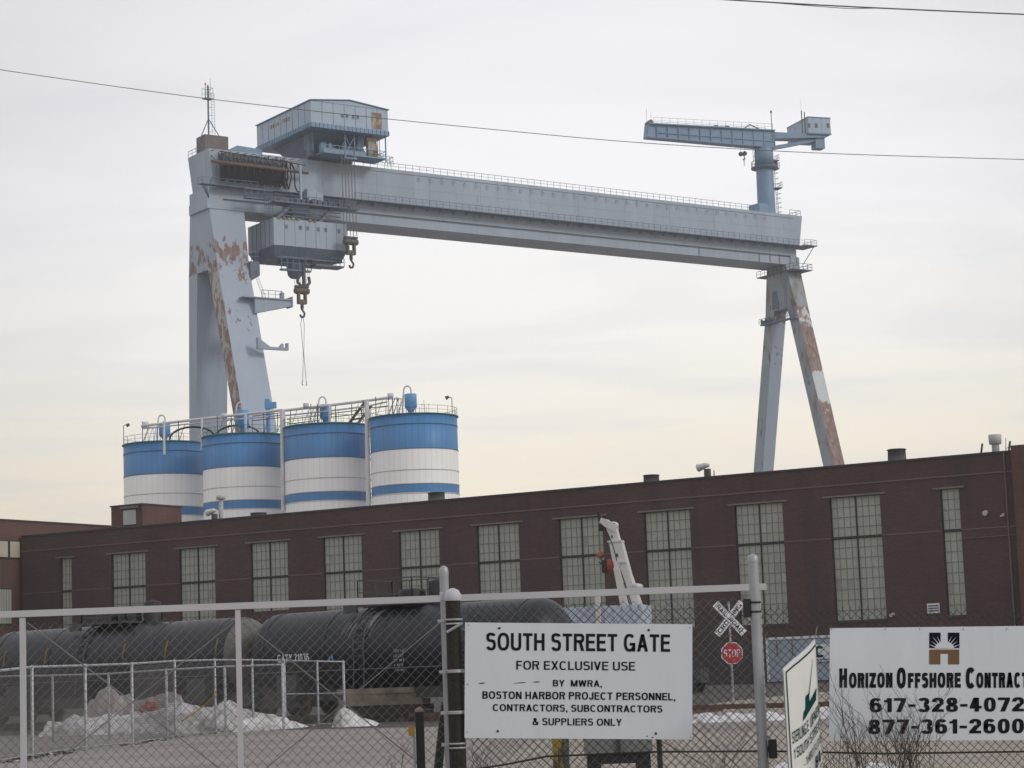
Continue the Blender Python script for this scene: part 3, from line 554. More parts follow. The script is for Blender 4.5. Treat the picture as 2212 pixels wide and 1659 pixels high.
# ------------------------------------------------------------------ gantry crane
G0 = at(450.4, 322.4, 388); G = Frame((G0.x, G0.y, 0), R(34.3))
c1 = lambda x, y, n: G.px(353.5+x/4.023, 157.1+y/4.023, n)
c2 = lambda x, y, n: G.px(353.5+x/4.023, 510.6+y/4.023, n)
c4 = lambda x, y, n: G.px(1335.4+x/4.311, 219.9+y/4.311, n)
cr_ = thing('gantry_crane', G(70, 4, 0), 'giant pale blue grey gantry crane with rust streaks spanning behind the workshop', 'gantry crane')
gi = MB()
gi.hexa([G(.9, 0, 90.8), G(139.3, 0, 90.8), G(139.3, 8.4, 90.8), G(.9, 8.4, 90.8), G(0, 0, 97.6), G(140.5, 0, 97.6), G(140.5, 8.4, 97.6), G(0, 8.4, 97.6)])
gi.box((.3, 139.0), (.8, 7.6), (88.6, 90.8), G); gi.box((-.2, 139.5), (.5, 7.9), (86.8, 88.6), G)
gi.box((4, 138), (-.001-.12, -.001), (96.9, 97.15), G)
gi.box((.28, 7.2), (.62, 8.6), (86.805, 90.79), G); gi.build('girder', 'crane', cr_)
for k in range(46): MB().prism([G(1+k*3, -1.2, 90.69), G(1+k*3, .79, 90.69), G(1+k*3, .79, 90.2)], G.x*.08).build('walkway_bracket', 'crane', cr_)
g = MB(); g.box((-2.2, 139.5), (-1.4, 0), (90.7, 90.82), G)
g.box((139.5, 143.0), (-1.5, 3), (90.9, 91.1), G); g.box((3, 137), (.15, .5), (88.62, 88.74), G)
g.build('walkway', 'cranedark', cr_)
g = MB(); g.rail([G(32, .1, 97.6), G(128.5, .1, 97.6)], 1.15, .05, 1.55); g.rail([G(-2, -1.45, 90.82), G(9, -1.45, 90.82)], 1.1, .05, 1.6); g.rail([G(29, -1.45, 90.82), G(139.5, -1.45, 90.82)], 1.15, .05, 1.5)
g.rail([G(139.5, -1.45, 91.1), G(142.9, -1.45, 91.1), G(142.9, 3, 91.1)], 1.15, .05, 1.4); g.rail([G(0, .3, 97.6), G(0, 8.2, 97.6)], 1.1, .05, 1.5); g.rail([G(137.2, .2, 97.6), G(140.3, .2, 97.6), G(140.3, 8, 97.6)], 1.15, .05, 1.3)
g.tube(G(142.5, -1, 90.9), G(139.6, -.5, 86.9), .09, 5)
g.build('handrail', 'cranedark', cr_)
g = MB(); g.box((32, 128), (1.3, 2.3), (97.602, 97.85), G); g.build('rail_track', 'rusty', cr_)
for k in range(34):
    g = MB(); a = 44+k*2.6; g.tube(G(a, -.002, 96.5+.12*(k % 3)), G(a, -.5, 96.2), .07, 4); g.tube(G(a, -.5, 96.2), G(a+.5, -.5, 96.1), .09, 4)
    g.build('cable_hanger', 'crane', cr_)
g = MB()
for k in range(1, 12): a = k*11.6; g.box((a, a+.07), (-.012, 0), (90.85, 96.85), G)
g.box((.8, 139.6), (-.011, 0), (94.2, 94.25), G)
g.build('plate_seam', 'plateseam', cr_)
# vertical flange plates near the right end
for a in (112, 128.2, 131.2, 133.8, 136.8, 138.6): MB().box((a, a+.13), (.42, .5), (86.85, 88.6), G).build('flange_strap', 'rusty', cr_)
# left rigid leg
g = MB(); g.quadleg((1.4, 7.7, .02, 11.7), 76.3, (.30, 7.2, .64, 8.58), 86.8, G); g.build('leg_head', 'leg', cr_)
zA, zB = 76.3, 50.0
ex = lambda a, b, z: a+(b-a)*(zA-z)/(zA-zB)
g = MB(); fl0 = (1.4, 7.6, ex(0, -8, 0), ex(3.9, -4.6, 0)); fl1 = (1.4, 7.7, 0.02, 3.9)
q = lambda r, z: [G(r[0], r[2], z), G(r[1], r[2], z), G(r[1], r[3], z), G(r[0], r[3], z)]
pts = q(fl0, 0)+q(fl1, 76.3); g.add(pts, [(3, 2, 1, 0), (4, 5, 6, 7), (0, 1, 5, 4), (1, 2, 6, 5), (2, 3, 7, 6)]); g.cur = 1; g.add(pts, [(3, 0, 4, 7)])
g.build('leg', ['leg', 'legedge'], cr_)
g = MB(); g.quadleg((1.5, 7.4, ex(8.3, 9.6, 0), ex(11.7, 12.6, 0)), 0, (1.4, 7.6, 8.3, 11.7), 76.3, G); g.build('leg', 'crane', cr_)
# brackets, cab and ladder on the left leg
for (xl, yl, xr, yr, yb) in ((690, 537, 1112, 572, 668),):
    nn = -3.2; a0, z0 = c2(xl, yl, nn); a1, z1 = c2(xr, yr, nn); a2, zb = c2(830, yb, nn)
    g = MB(); g.prism([G(7.0, nn, zb), G(a1, nn, z1-.7), G(a1, nn, z1+.3), G(7.0, nn, z1+.3)], G.y*1.8); g.box((a0, a1), (nn-.3, nn+2.2), (z1+.301, z1+.5), G); g.box((a1, a1+.2), (nn-.2, nn+2), (z1-.9, z1+1.0), G)
    g.lathe(G(a1-1.4, nn+1, z1+.5), [(.45, 0), (.45, 1.2), (.02, 1.5)], 8); g.build('bracket', 'crane', cr_)
    g = MB(); g.rail([G(8.3, nn-.2, z1+.5), G(a1-2, nn-.2, z1+.5)], 1.3, .06, 1.4); g.build('bracket_rail', 'cranedark', cr_)
nn = -7
a0, z0 = c2(875, 965, nn); a1, z1 = c2(1088, 990, nn); g = MB(); g.prism([G(a0-1.2, nn, z1), G(a1, nn, z1), G(a1, nn, z1+.45), G(a0+1.2, nn, z1+.45), G(a0-1.2, nn, z1+2.0)], G.y*.8)
am, zm = c2(1030, 930, nn); g.prism([G(am-.55, nn, z1+.46), G(am+.35, nn, z1+.46), G(am+.25, nn, zm), G(am, nn, zm)], G.y*.5); g.box((a1-.3, a1), (nn, nn+.8), (z1+.451, z1+1.3), G); g.build('bracket', 'crane', cr_)
g = MB(); nn = -.6; a0, z1 = c2(765, 215, nn); a1, z0 = c2(838, 360, nn); g.box((7.6, a1), (nn, nn+2), (z0+.4, z1), G); g.prism([G(7.6, nn, z0+.399), G(a1, nn, z0+.399), G(7.8, nn, z0-.6)], G.y*2); g.build('side_cabin', 'cranedark', cr_)
g = MB(); g.rail([G(7.7, nn-.2, z1), G(a1, nn-.2, z1), G(a1, nn+2, z1)], 1.7, .07, .9); g.ladder(c_ := G(9.0, -3.0, 70.6), G(8.4, -.5, 76), Vector(G.x)*.3); g.build('ladder', 'cranedark', cr_)
# left end: stair, outriggers, winch shed, mast
g = MB(); g.ladder(G(-.2, -.9, 91), G(2.6, -.9, 97.0), Vector(G.y)*.4, .08, .5); g.rail([G(-2.2, -1.45, 90.82), G(-2.2, 0, 90.82)], 1.1, .05, 1); 
for k in range(4): g.tube(G(-2.2+k*.5, -1.2+.3*k, 90.7), G(.5, 1.0, 88.5), .07, 4)
g.build('stair', 'cranedark', cr_)
g = MB(); a0, z0 = c1(230, 1130, 8.6); g.prism([G(a0, 7.6, z0), G(a0+1.8, 7.6, z0), G(a0+1.9, 7.6, z0+2.2), G(a0+1.6, 7.6, z0+2.2), G(a0+1.2, 7.6, z0+.7)], G.y*1.2); g.build('fender', 'cranedark', cr_)
g = MB(); g.box((.7, 5.4), (2.8, 6.2), (97.602, 100.9), G); g.build('winch_shed', 'brownbox', cr_)
g = MB(); g.box((5.8, 12.5), (3.2, 6.5), (97.602, 98.7), G); g.prism([G(5.8, 3.2, 98.701), G(12.5, 3.2, 98.701), G(12.5, 3.2, 99.4), G(7.4, 3.2, 99.6)], G.y*3); g.build('winch_cover', 'blueblock', cr_)
mst = MB(); mst.tube(G(1.8, 3.4, 100.9), G(1.8, 3.4, 110.2), .17, 6); mst.ladder(G(2.7, 3.2, 100.9), G(2.6, 3.2, 108.8), Vector(G.x)*.3, .04, .5)
for x in (-.4, 4.7): mst.tube(G(1.8, 3.4, 104.0), G(x, 3.0, 99.4), .09, 5)
for k in range(5): mst.tube(G(1.8, 3.4, 101.5+1.5*k), G(2.5, 3.2, 101.7+1.5*k), .04, 4)
mst.box((.9, 2.6), (2.8, 4.0), (107.6, 107.72), G); mst.rail([G(.9, 2.8, 107.72), G(2.5, 2.8, 107.72), G(2.5, 4.0, 107.72), G(.9, 4.0, 107.72)], 1.9, .04, .8)
mst.tube(G(2.2, 3.4, 107.7), G(2.3, 3.4, 111.6), .04, 4); mst.tube(G(1.3, 3.4, 107.7), G(1.3, 3.4, 110.2), .04, 4); mst.build('mast', 'cranedark', cr_)
MB().lathe(G(1.3, 3.4, 110.2), [(.14, 0), (.16, .3), (.02, .4)], 8).build('warning_lamp', 'redlamp', cr_)
# festoon cables along the left end of the girder
g = MB(); g.tube(G(-.3, -1.6, 94.9), G(19.3, -1.6, 94.6), .28, 8); g.tube(G(2, -1.0, 97.0), G(19, -1.0, 96.2), .12, 5)
for k in range(12): g.tube(G(.5+1.6*k, 0, 96.4), G(.5+1.6*k, -1.6, 95.0), .08, 4); g.tube(G(.5+1.6*k, -.05, 97.2), G(.5+1.6*k, -1.6, 97.0), .07, 4)
g.build('festoon_rail', 'rusty', cr_)
g = MB()
for k in range(62):
    a = 1.7+k*.21; dz = random.uniform(-.35, .25); w_ = .16; bot = 90.95+dz+.7
    g.path([G(a-w_, -1.35+.1*(k % 3), 94.6), G(a-w_*1.1, -1.35, bot+.6), G(a, -1.3, bot), G(a+w_*1.1, -1.25, bot+.6), G(a+w_, -1.25+.1*(k % 2), 94.6)], .085, 4)
for k in range(52):
    a = 1.2+k*.27; g.tube(G(a, -1.5, 95.2), G(a+.1, -1.4, 96.6+random.uniform(-.2, .3)), .10, 4)
for a in (14.6, 15.3): g.path([G(a-.5, -1.4, 96.0), G(a-.7, -1.4, 93.5), G(a, -1.4, 91.2), G(a+.6, -1.4, 93.5), G(a+.4, -1.4, 96.2)], .13, 5)
g.path([G(15.9, -1.4, 96.3), G(16.5, -1.4, 95.2), G(16.6, -1.4, 92), G(17.0, -1.4, 91), G(20.5, -1.5, 91.0), G(20.9, -1.5, 89.7)], .13, 5)
g.build('festoon_cable', 'cable', cr_)
# right pendulum leg
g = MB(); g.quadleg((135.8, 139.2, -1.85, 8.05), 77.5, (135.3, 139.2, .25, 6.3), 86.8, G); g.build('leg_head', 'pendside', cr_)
def pleg(y0a, y1a, y0b, y1b):
    k = 77.5/35.5
    r0 = (136.0, 138.6, y0a+(y0b-y0a)*k, y1a+(y1b-y1a)*k); r1 = (135.8, 139.2, y0a, y1a)
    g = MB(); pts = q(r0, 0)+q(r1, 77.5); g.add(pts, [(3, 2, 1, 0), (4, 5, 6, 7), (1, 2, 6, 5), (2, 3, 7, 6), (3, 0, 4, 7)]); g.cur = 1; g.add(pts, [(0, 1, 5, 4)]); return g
pleg(-1.8, 1.0, -10.9, -7.7).build('leg', ['pendside', 'pendlit'], cr_)
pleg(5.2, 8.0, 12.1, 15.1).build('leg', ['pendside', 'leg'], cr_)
g = MB(); g.box((135.0, 140.2), (-2.6, 9.4), (85.2, 85.4), G); g.rail([G(135.0, 9.4, 85.4), G(135.0, -2.6, 85.4), G(140.2, -2.6, 85.4), G(140.2, 9.4, 85.4)], 1.2, .06, 1.3)
g.box((134.9, 135.79), (-2.4, 9.0), (74.8, 75.1), G); g.rail([G(134.9, -2.4, 75.1), G(134.9, 9.3, 75.1)], 1.1, .06, 1.2)
for k in range(9): g.lathe(G(135.2, 5.2+.45*k, 75.1), [(.2, 0), (.24, .5+.25*(k % 3)), (.02, .8)], 5)
g.ladder(G(135.3, 1.0, 75), G(135.0, .2, 86), Vector(G.y)*.3, .05, .5); g.build('leg_platform', 'cranedark', cr_)
g = MB(); g.quadleg((135.70, 135.78, 3.4, 5.7), 77.8, (135.5, 135.6, 3.7, 5.2), 81.6, G); g.build('leg_recess', 'cranedark', cr_)

# upper trolley with machinery house
ut = thing('upper_trolley', G(25.8, 4.4, 97.85), 'pale blue machinery house on the trolley riding on top of the gantry girder', 'trolley')
HA0, HA1, HN0, HN1, HF, HE, HRI = 17.7, 34.0, -6.0, 15.0, 103.0, 107.05, 107.9
g = MB(); am = (HA0+HA1)/2
g.prism([G(HA0, HN0, HF), G(HA1, HN0, HF), G(HA1, HN0, HE), G(am, HN0, HRI), G(HA0, HN0, HE)], G.y*(HN1-HN0)); g.build('machinery_house', 'house', ut)
g = MB()                                                  # roof sheet with a small overhang
for s0_, s1_ in (((HA0-.25, HE-.02), (am, HRI+.02)), ((am, HRI+.02), (HA1+.25, HE-.02))):
    g.prism([G(s0_[0], HN0-.25, s0_[1]+.06), G(s1_[0], HN0-.25, s1_[1]+.06), G(s1_[0], HN0-.25, s1_[1]+.2), G(s0_[0], HN0-.25, s0_[1]+.2)], G.y*(HN1-HN0+.5))
g.build('roof', 'blueblock', ut)
g = MB(); g.box((HA0-.15, HA1+.15), (HN0-.15, HN1+.15), (HF-.85, HF-.002), G)
for k in range(20):
    a = HA0+(HA1-HA0)*k/19; g.box((a-.07, a+.07), (HN0-.28, HN0-.151), (HF-.84, HF-.01), G)
for k in range(24):
    n = HN0+(HN1-HN0)*k/23; g.box((HA0-.28, HA0-.151), (n-.07, n+.07), (HF-.84, HF-.01), G)
g.build('floor_frame', 'blueblock', ut)
g = MB()
for k in range(1, 7): a = HA0+(HA1-HA0)*k/7; g.box((a-.04, a+.04), (HN0-.03, HN0), (HF, HE+.3*(1-abs(k-3.5)/3.5)), G)
g.box((HA0, HA1), (HN0-.03, HN0), (HE-.05, HE+.02), G)
g.build('panel_seam', 'cranedark', ut); g = MB()
for k in range(1, 9): n = HN0+(HN1-HN0)*k/9; g.box((HA0-.03, HA0), (n-.04, n+.04), (HF, HE), G)
g.build('panel_seam', 'cranedark', ut)
for x in (1552, 1592, 1646, 1685):
    a, z = c1(x, 375 if x < 1600 else 385, HN0); w_ = MB(); w_.box((a-.36, a+.36), (HN0-.06, HN0), (z-.42, z+.42), G); wo_ = w_.build('window', 'house', ut)
    MB().box((a-.26, a+.26), (HN0-.075, HN0-.06), (z-.32, z+.32), G).build('pane', 'winglass', wo_)
for k in range(8):
    n = 2.0+k*.9+(.7 if k > 3 else 0); w_ = MB().box((HA0-.05, HA0), (n, n+.5), (105.2, 105.9), G).build('window', 'houserust', ut)
a0, zt_ = c1(1805, 345, HN0); a1, zb_ = c1(1895, 495, HN0); g = MB(); g.box((a0, a1), (HN0-.05, HN0), (zb_, zt_), G); g.build('rusted_panel', 'houserust', ut)
g = MB()                                                  # carriage under the house
g.quadleg((21.5, 29.0, .8, 7.6), 98.3, (19.5, 32.0, -3.5, 12), 102.1, G); g.box((20.5, 30), (.5, 7.9), (97.86, 98.3), G)
for a in (19.8, 21.2): g.box((a, a+1), (-1.5, -.2), (97.9, 102.1), G)
g.build('carriage', 'cranedark', ut)
g = MB(); g.box((21, 34.2), (-4.6, -.4), (98.05, 98.35), G); g.box((21, 30), (-4.6, -4.3), (98.351, 98.9), G)
for k in range(14):
    a = 21.4+k*.75; h_ = random.uniform(.5, 2.4); g.lathe(G(a, -2.6+random.uniform(-1, 1), 98.35), [(.55, 0), (.6, h_*.6), (.35, h_), (.02, h_+.1)], 7)
g.rail([G(21, -4.6, 98.35), G(34.2, -4.6, 98.35), G(34.2, -.4, 98.35)], 1.2, .06, 1.1); g.rail([G(32.8, -1.5, 97.9), G(37.6, -1.5, 97.9), G(37.6, .5, 97.9)], 1.6, .06, .8)
g.build('machinery_platform', 'blueblock', ut)
g = MB()
for a in (25.5, 27.5, 34.2):
    g.tube(G(a, -4.6, 97.6), G(a, -4.6, 102.2), .14, 5)
g.tube(G(25.5, -4.6, 98.2), G(27.5, -4.6, 101.6), .09, 5); g.tube(G(25.5, -4.6, 101.6), G(27.5, -4.6, 98.2), .09, 5); g.box((25.2, 27.8), (-4.9, -4.3), (97.3, 97.6), G)
for k in range(5): g.tube(G(28.2+.25*k, -4.3, 98.4), G(28.6+.3*k, -4.4, 102.2), .09, 4); g.tube(G(31.5+.4*k, -4.2, 98.4), G(31.5+.4*k, -4.2, 102.1), .09, 4)
g.build('frame', 'blueblock', ut); g = MB()
for k in range(9):                                        # caged ladder at the left of the carriage
    a_ = k*math.pi/8; g.tube(G(19.2+.9*math.cos(a_), -2.2-.9*math.sin(a_), 98.6), G(19.2+.9*math.cos(a_), -2.2-.9*math.sin(a_), 101.6), .05, 4)
g.build('ladder_cage', 'blueblock', ut)
g = MB(); g.prism([G(30.4, -4.4, 101.9), G(32.2, -4.4, 101.9), G(32.8, -4.4, 98.6), G(30.6, -4.4, 98.4)], G.y*.8); g.build('rope_guard', 'houserust', ut)
g = MB(); rr = -5.0; 
for k in range(10):
    a = 24.4+k*.33; zb_ = 82.4 if 24.2 < a < 28.4 else 88
    g.tube(G(a, rr+.35*(k % 2), 98.2), G(a+.1, rr+.35*(k % 2), zb_+.3*(k % 3)), .05, 4)
g.build('hoist_rope', 'rope', ut)
def hookblock(par, a, n, zt, s=1.0, dbl=False):
    g = MB(); g.lathe(G(a-1.45*s, n, zt-.7*s), [(.02, 0), (.5*s, .02), (.62*s, .3*s), (.62*s, 2.6*s), (.5*s, 2.88*s), (.02, 2.9*s)], 14, axis=tuple(G.x))
    g.box((a-.85*s, a-.5*s), (n-.4*s, n+.4*s), (zt-3.1*s, zt-1.0*s), G); g.box((a+.5*s, a+.85*s), (n-.4*s, n+.4*s), (zt-3.1*s, zt-1.0*s), G); g.box((a-.5*s, a+.5*s), (n-.35*s, n+.35*s), (zt-3.1*s, zt-2.3*s), G)
    b = g.build('hook_block', 'hookyellow', par)
    g = MB(); g.box((a-1.3*s, a+1.3*s), (n-.45*s, n+.45*s), (zt-.1*s, zt+.25*s), G); g.build('guard', 'steel', b)
    g = MB(); z0 = zt-3.1*s; g.lathe(G(a, n, z0-1.1*s), [(.2*s, 0), (.32*s, .4*s), (.3*s, 1.1*s)], 8); g.path([G(a, n, z0-1.0*s), G(a+.5*s, n, z0-1.7*s), G(a+.3*s, n, z0-2.3*s), G(a-.25*s, n, z0-2.4*s), G(a-.4*s, n, z0-1.9*s)], .2*s, 6); g.build('hook', 'steel', b)
hookblock(ut, 25.9, -5.0, 82.4)

# lower trolley with its house under the girder
lt = thing('lower_trolley', G(18.7, 2, 78.4), 'pale grey trolley house hanging below the left end of the gantry girder', 'trolley')
LA0, LA1, LN0, LN1, LT, LB, LK = 11.2, 26.3, -3.0, 7.0, 85.4, 80.4, 78.5
g = MB(); g.box((LA0, LA1), (LN0, LN1), (LB, LT), G); g.build('trolley_house', 'crane', lt)
g = MB(); g.hexa([G(LA0+.8, LN0+1.2, LK), G(LA1-.6, LN0+1.2, LK), G(LA1-.6, LN1-1, LK), G(LA0+.8, LN1-1, LK), G(LA0, LN0, LB-.002), G(LA1, LN0, LB-.002), G(LA1, LN1, LB-.002), G(LA0, LN1, LB-.002)])
for k in range(12): a = LA0+1+k*1.15; g.tube(G(a, LN0+.2, LB-.1), G(a, LN0+1.15, LK+.1), .08, 4)
g.box((LA0+.9, LA1-.7), (LN0+.6, LN0+1.6), (LK-.25, LK-.002), G); g.build('keel', 'cranedark', lt)
g = MB()
for k in range(1, 7): a = LA0+(LA1-LA0)*k/7; g.box((a-.03, a+.03), (LN0-.03, LN0), (LB, LT), G)
g.build('panel_seam', 'cranedark', lt); g = MB()
for k in range(1, 6): n = LN0+(LN1-LN0)*k/6; g.box((LA0-.05, LA0), (n-.06, n+.06), (LB, LT), G)
g.build('panel_seam', 'cranedark', lt)
for x, y in ((1066, 1337), (1187, 1347), (1250, 1351), (1345, 1361), (1408, 1366), (1523, 1377)):
    a, z = c1(x, y, LN0); wo_ = MB().box((a-.36, a+.36), (LN0-.05, LN0), (z-.45, z+.45), G).build('window', 'crane', lt)
    MB().box((a-.27, a+.27), (LN0-.065, LN0-.05), (z-.36, z+.36), G).build('pane', 'winglass' if x in (1187, 1408) else 'cranedark', wo_)
g = MB(); g.box((LA0-.3, LA1+2.2), (LN0-1.0, -1.6), (88.1, 88.35), G); g.box((6, LA0-.3), (-2.6, -1.6), (88.6, 88.8), G)
g.quadleg((15.8, 17.6, -2.4, -.6), 85.4, (14.5, 18.6, -3.2, -.6), 88.099, G); g.prism([G(20.4, -3, 85.41), G(21.2, -3, 85.41), G(24.2, -3, 88.09), G(23.2, -3, 88.09)], G.y*1.2)
g.prism([G(14.6, -3, 88.09), G(15.5, -3, 88.09), G(12.4, -3, 85.41), G(11.8, -3, 85.41)], G.y*1.2)
for k in range(3): g.tube(G(13, -3, 85.9+.7*k), G(25, -3, 85.9+.7*k), .12, 5)
g.build('suspension_frame', 'cranedark', lt)
g = MB(); g.rail([G(5.8, -2.6, 88.8), G(LA0-.3, -2.6, 88.8)], 1.5, .09, 1.2); g.rail([G(LA0-.3, LN0-1, 88.35), G(LA1+2.2, LN0-1, 88.35)], 1.2, .06, 1.2); g.rail([G(12, -1.8, 88.4), G(28, -1.8, 88.4)], 1.0, .08, 1.3)
for k in range(5): g.tube(G(9.6+.4*k, -2.8, 85.5), G(9.6+.4*k, -2.8, 91.2-.3*(k % 2)), .07, 4)
for k in range(10): g.tube(G(9.6, -2.8, 85.8+.55*k), G(11.2, -2.8, 85.8+.55*k), .05, 4)
g.build('handrail', 'cranedark', lt)
g = MB(); g.box((18.3, 20.2), (-2.9, -1.6), (89.2, 91.4), G); g.box((20.25, 21.6), (-2.9, -1.6), (89.1, 90.9), G); g.build('cabinet', 'crane', lt)
g = MB(); g.box((16.9, 17.25), (-2.9, -2.5), (89.2, 95.6), G); g.build('collector_arm', 'crane', lt)
g = MB()
for k in range(14): h_ = random.uniform(.3, 1.3); a = 12.4+k*1.1; g.box((a, a+random.uniform(.3, .9)), (-3.6, -2.2), (88.351, 88.35+h_), G)
g.build('machinery', 'cranedark', lt)
g = MB()
for k in range(7): a = 12+k*.95+(k > 4)*1.6; g.box((a, a+.6), (LN0-.25, LN0+.1), (LT-.12, LT+.12+.15*(k % 2)), G)
g.build('roof_edge_clutter', 'houserust', lt)
hk = MB(); hk.box((14.5, 19.7), (-1.5, 2.4), (77.9, LK-.002-.25), G); hk.lathe(G(17.0, 0, 75.2), [(.9, 0), (1.35, .5), (1.6, 2.0), (1.6, 2.7)], 12); hk.build('hoist_mount', 'cranedark', lt)
g = MB(); g.rail([G(12.6, -3, 76.2), G(18.7, -3, 76.2), G(18.7, 1.0, 76.2)], 2.2, .1, 1.3); g.box((12.6, 18.7), (-3, -2.2), (75.9, 76.2), G); g.rail([G(23.2, -2.6, 77.6), G(25.8, -2.6, 77.6)], 1.4, .09, .9); g.box((20, 25.8), (-2.6, 0), (77.3, 77.6), G); g.build('hoist_platform', 'cranedark', lt)
g = MB()
for k in range(8): a = 14.6+k*.56; g.tube(G(a, -2.9+.2*(k % 2), 76.5), G(15.4+k*.36, -3, 73.0), .05, 4)
g.build('hoist_rope', 'rope', lt)
g = MB(); g.path([G(16.0, -3, 75.2), G(15.8, -3, 73.9), G(16.6, -3, 73.2), G(17.5, -3, 73.2), G(18.3, -3, 73.9), G(18.1, -3, 75.0)], .28, 6); g.tube(G(17.1, -3, 73.3), G(17.1, -3, 76.8), .35, 8); g.build('ramshorn_hook', 'steel', lt)
hookblock(lt, 16.6, -3, 73.0)
g = MB(); zc = 65.6
for e in (-1, 1): g.path([G(16.6+.15*e, -3, 67.5), G(16.6+.35*e, -3, 66.2), G(16.68+.05*e, -3, 60.8), G(16.7+.35*e, -3, 56.0), G(16.7+.5*e, -3, 55.6)], .06, 4); g.path([G(16.7+.35*e, -3, 56.0), G(16.7+.5*e, -3, 55.2), G(16.7+.2*e, -3, 55.2)], .08, 4)
g.build('sling', 'rope', lt)

# tower jib crane on the right end
JA, JZB = 134.3, 97.6
J0 = G(JA, 4.2, 0); J = Frame((J0.x, J0.y, 0), R(20))
jy = lambda y: onplane(1335.4+1500/4.311, 219.9+y/4.311, J0, J.y).z
js = lambda x, y: J.px(1335.4+x/4.311, 219.9+y/4.311, 0)
jc = thing('jib_crane', G(JA, 4.2, JZB), 'small blue grey jib crane on a round column on the right end of the gantry', 'jib crane')
g = MB(); zc1 = jy(610); g.lathe(G(JA, 4.2, 0), [(1.95, JZB), (1.85, JZB+10), (1.7, zc1), (2.05, zc1+.01), (2.05, zc1+2.9), (1.9, jy(450))], 24); g.build('column', 'blueblock', jc)
g = MB(); g.lathe(G(JA, 4.2, 0), [(1.7, zc1-.9), (2.9, zc1-.5), (2.9, zc1-.2), (1.7, zc1-.2)], 20)
N = 16
for k in range(N):
    a0_, a1_ = 2*math.pi*k/N, 2*math.pi*(k+1)/N; f = lambda a, z: J(2.8*math.cos(a), 2.8*math.sin(a), z); g.tube(f(a0_, zc1+1), f(a1_, zc1+1), .05, 4); g.tube(f(a0_, zc1+.4), f(a1_, zc1+.4), .04, 4); g.tube(f(a0_, zc1-.2), f(a0_, zc1+1), .05, 4)
g.build('gallery', 'cranedark', jc)
g = MB()
for za_, zb_, x in ((98, 104, 2.4), (103, 110, 2.0), (109, zc1-.5, 2.0)):
    g.ladder(J(x, -.4, za_), J(x, -.4, zb_), Vector(J.y)*.35, .06, .5); g.box((1.7, x+.9), (-1.4, .6), (zb_-.2, zb_), J); g.rail([J(x+.9, -1.4, zb_), J(x+.9, .6, zb_)], 1.2, .06, .8)
    for k in range(6): z_ = za_+(zb_-za_)*k/6+.8; g.path([J(x+.1, -.8, z_), J(x+.8, -.8, z_), J(x+.8, .1, z_), J(x+.1, .1, z_)], .05, 4)
g.build('ladder', 'cranedark', jc)
zt_, zb_ = jy(290), jy(445); sT, _ = js(250, 300)
z1t = js(345, 228)[1]; z1b = js(255, 340)[1]; s_t = sT
zt_ = (zt_+z1t)/2
g = MB(); g.hexa([J(s_t, -1.1, z1b), J(2.0, -1.3, zb_), J(2.0, 1.3, zb_), J(s_t, 1.1, z1b), J(s_t+.4, -1.1, zt_), J(2.0, -1.3, zt_), J(2.0, 1.3, zt_), J(s_t+.4, 1.1, zt_)]); g.build('jib', 'blueblock', jc)
g = MB(); g.box((s_t+.6, 2.2), (-1.75, 1.75), (zt_+.002, zt_+.25), J)
for k in range(12):
    x = s_t+2.2+k*2.5; f_ = (x-s_t)/(2-s_t); zz = z1b+(zb_-z1b)*f_; g.box((x-.07, x+.07), (-1.42, -1.2), (zz+.3, zt_), J)
x0 = s_t+2; g.prism([J(x0, -1.35, z1b+(zb_-z1b)*.06+1.05), J(2, -1.45, zb_+1.3), J(2, -1.45, zb_+1.42), J(x0, -1.35, z1b+(zb_-z1b)*.06+1.17)], J.y*.12)
g.build('stiffener', 'blueblock', jc)
g = MB(); g.rail([J(s_t+1.4, -1.7, zt_+.25), J(1.6, -1.7, zt_+.25)], 1.2, .035, 1.9); g.rail([J(s_t+1.4, 1.7, zt_+.25), J(1.6, 1.7, zt_+.25)], 1.2, .035, 2.3); g.tube(J(s_t+.1, -1, z1b+.5), J(s_t+.1, -1, zt_+3.4), .04, 4); g.tube(J(s_t+2.0, 1, zt_), J(s_t+2.0, 1, zt_+3.2), .04, 4)
g.tube(J(1.6, -1.3, zt_-2), J(1.6, -1.3, zt_+4.4), .09, 5); g.lathe(J(1.6, -1.3, zt_+4.0), [(.2, 0), (.25, .3), (.02, .6)], 6)
g.build('handrail', 'cranedark', jc)
g = MB()
for x in (-11.6, -10.4, -9.6, -9.0): g.box((x, x+.9), (-.6, .6), (zt_+.251, zt_+.6+.3*random.random()), J)
g.build('winch', 'cranedark', jc); g = MB(); g.path([J(-4.8, 0, zt_+.3), J(-3.6, 0, zt_+1.1), J(-3.0, 0, zt_+1.5), J(-.2, 0, zt_+.4)], .14, 5); g.build('stay', 'cranedark', jc)
g = MB(); g.lathe(J(s_t+1.0, -1.2, zt_+.55), [(.02, 0), (.55, .05), (.55, 2.3), (.02, 2.35)], 12, axis=tuple(J.y)); g.build('jib_sheave', 'houserust', jc)
ca0, cz1 = js(1735, 160); ca1, cz0 = js(1950, 325); 
g = MB(); g.box((ca0, ca1), (-1.6, 8.4), (cz0+.3, cz1), J); cab_ = g.build('machine_cab', 'house', jc)
for x in (1745, 1812, 1922):
    a, z = js(x, 238); MB().box((a-.32, a+.32), (-1.66, -1.6), (z-.5, z+.5), J).build('window', 'brownbox', cab_)
g = MB()
for x in (1778, 1858): a, z = js(x, 200); g.box((a-.03, a+.03), (-1.63, -1.6), (cz0+.35, cz1), J)
g.box((ca0-.12, ca1+.12), (-1.72, 8.5), (cz1+.002, cz1+.15), J); g.box((ca0-.1, ca1+.1), (-1.7, 8.45), (cz0+.05, cz0+.298), J); g.build('trim', 'blueblock', jc)
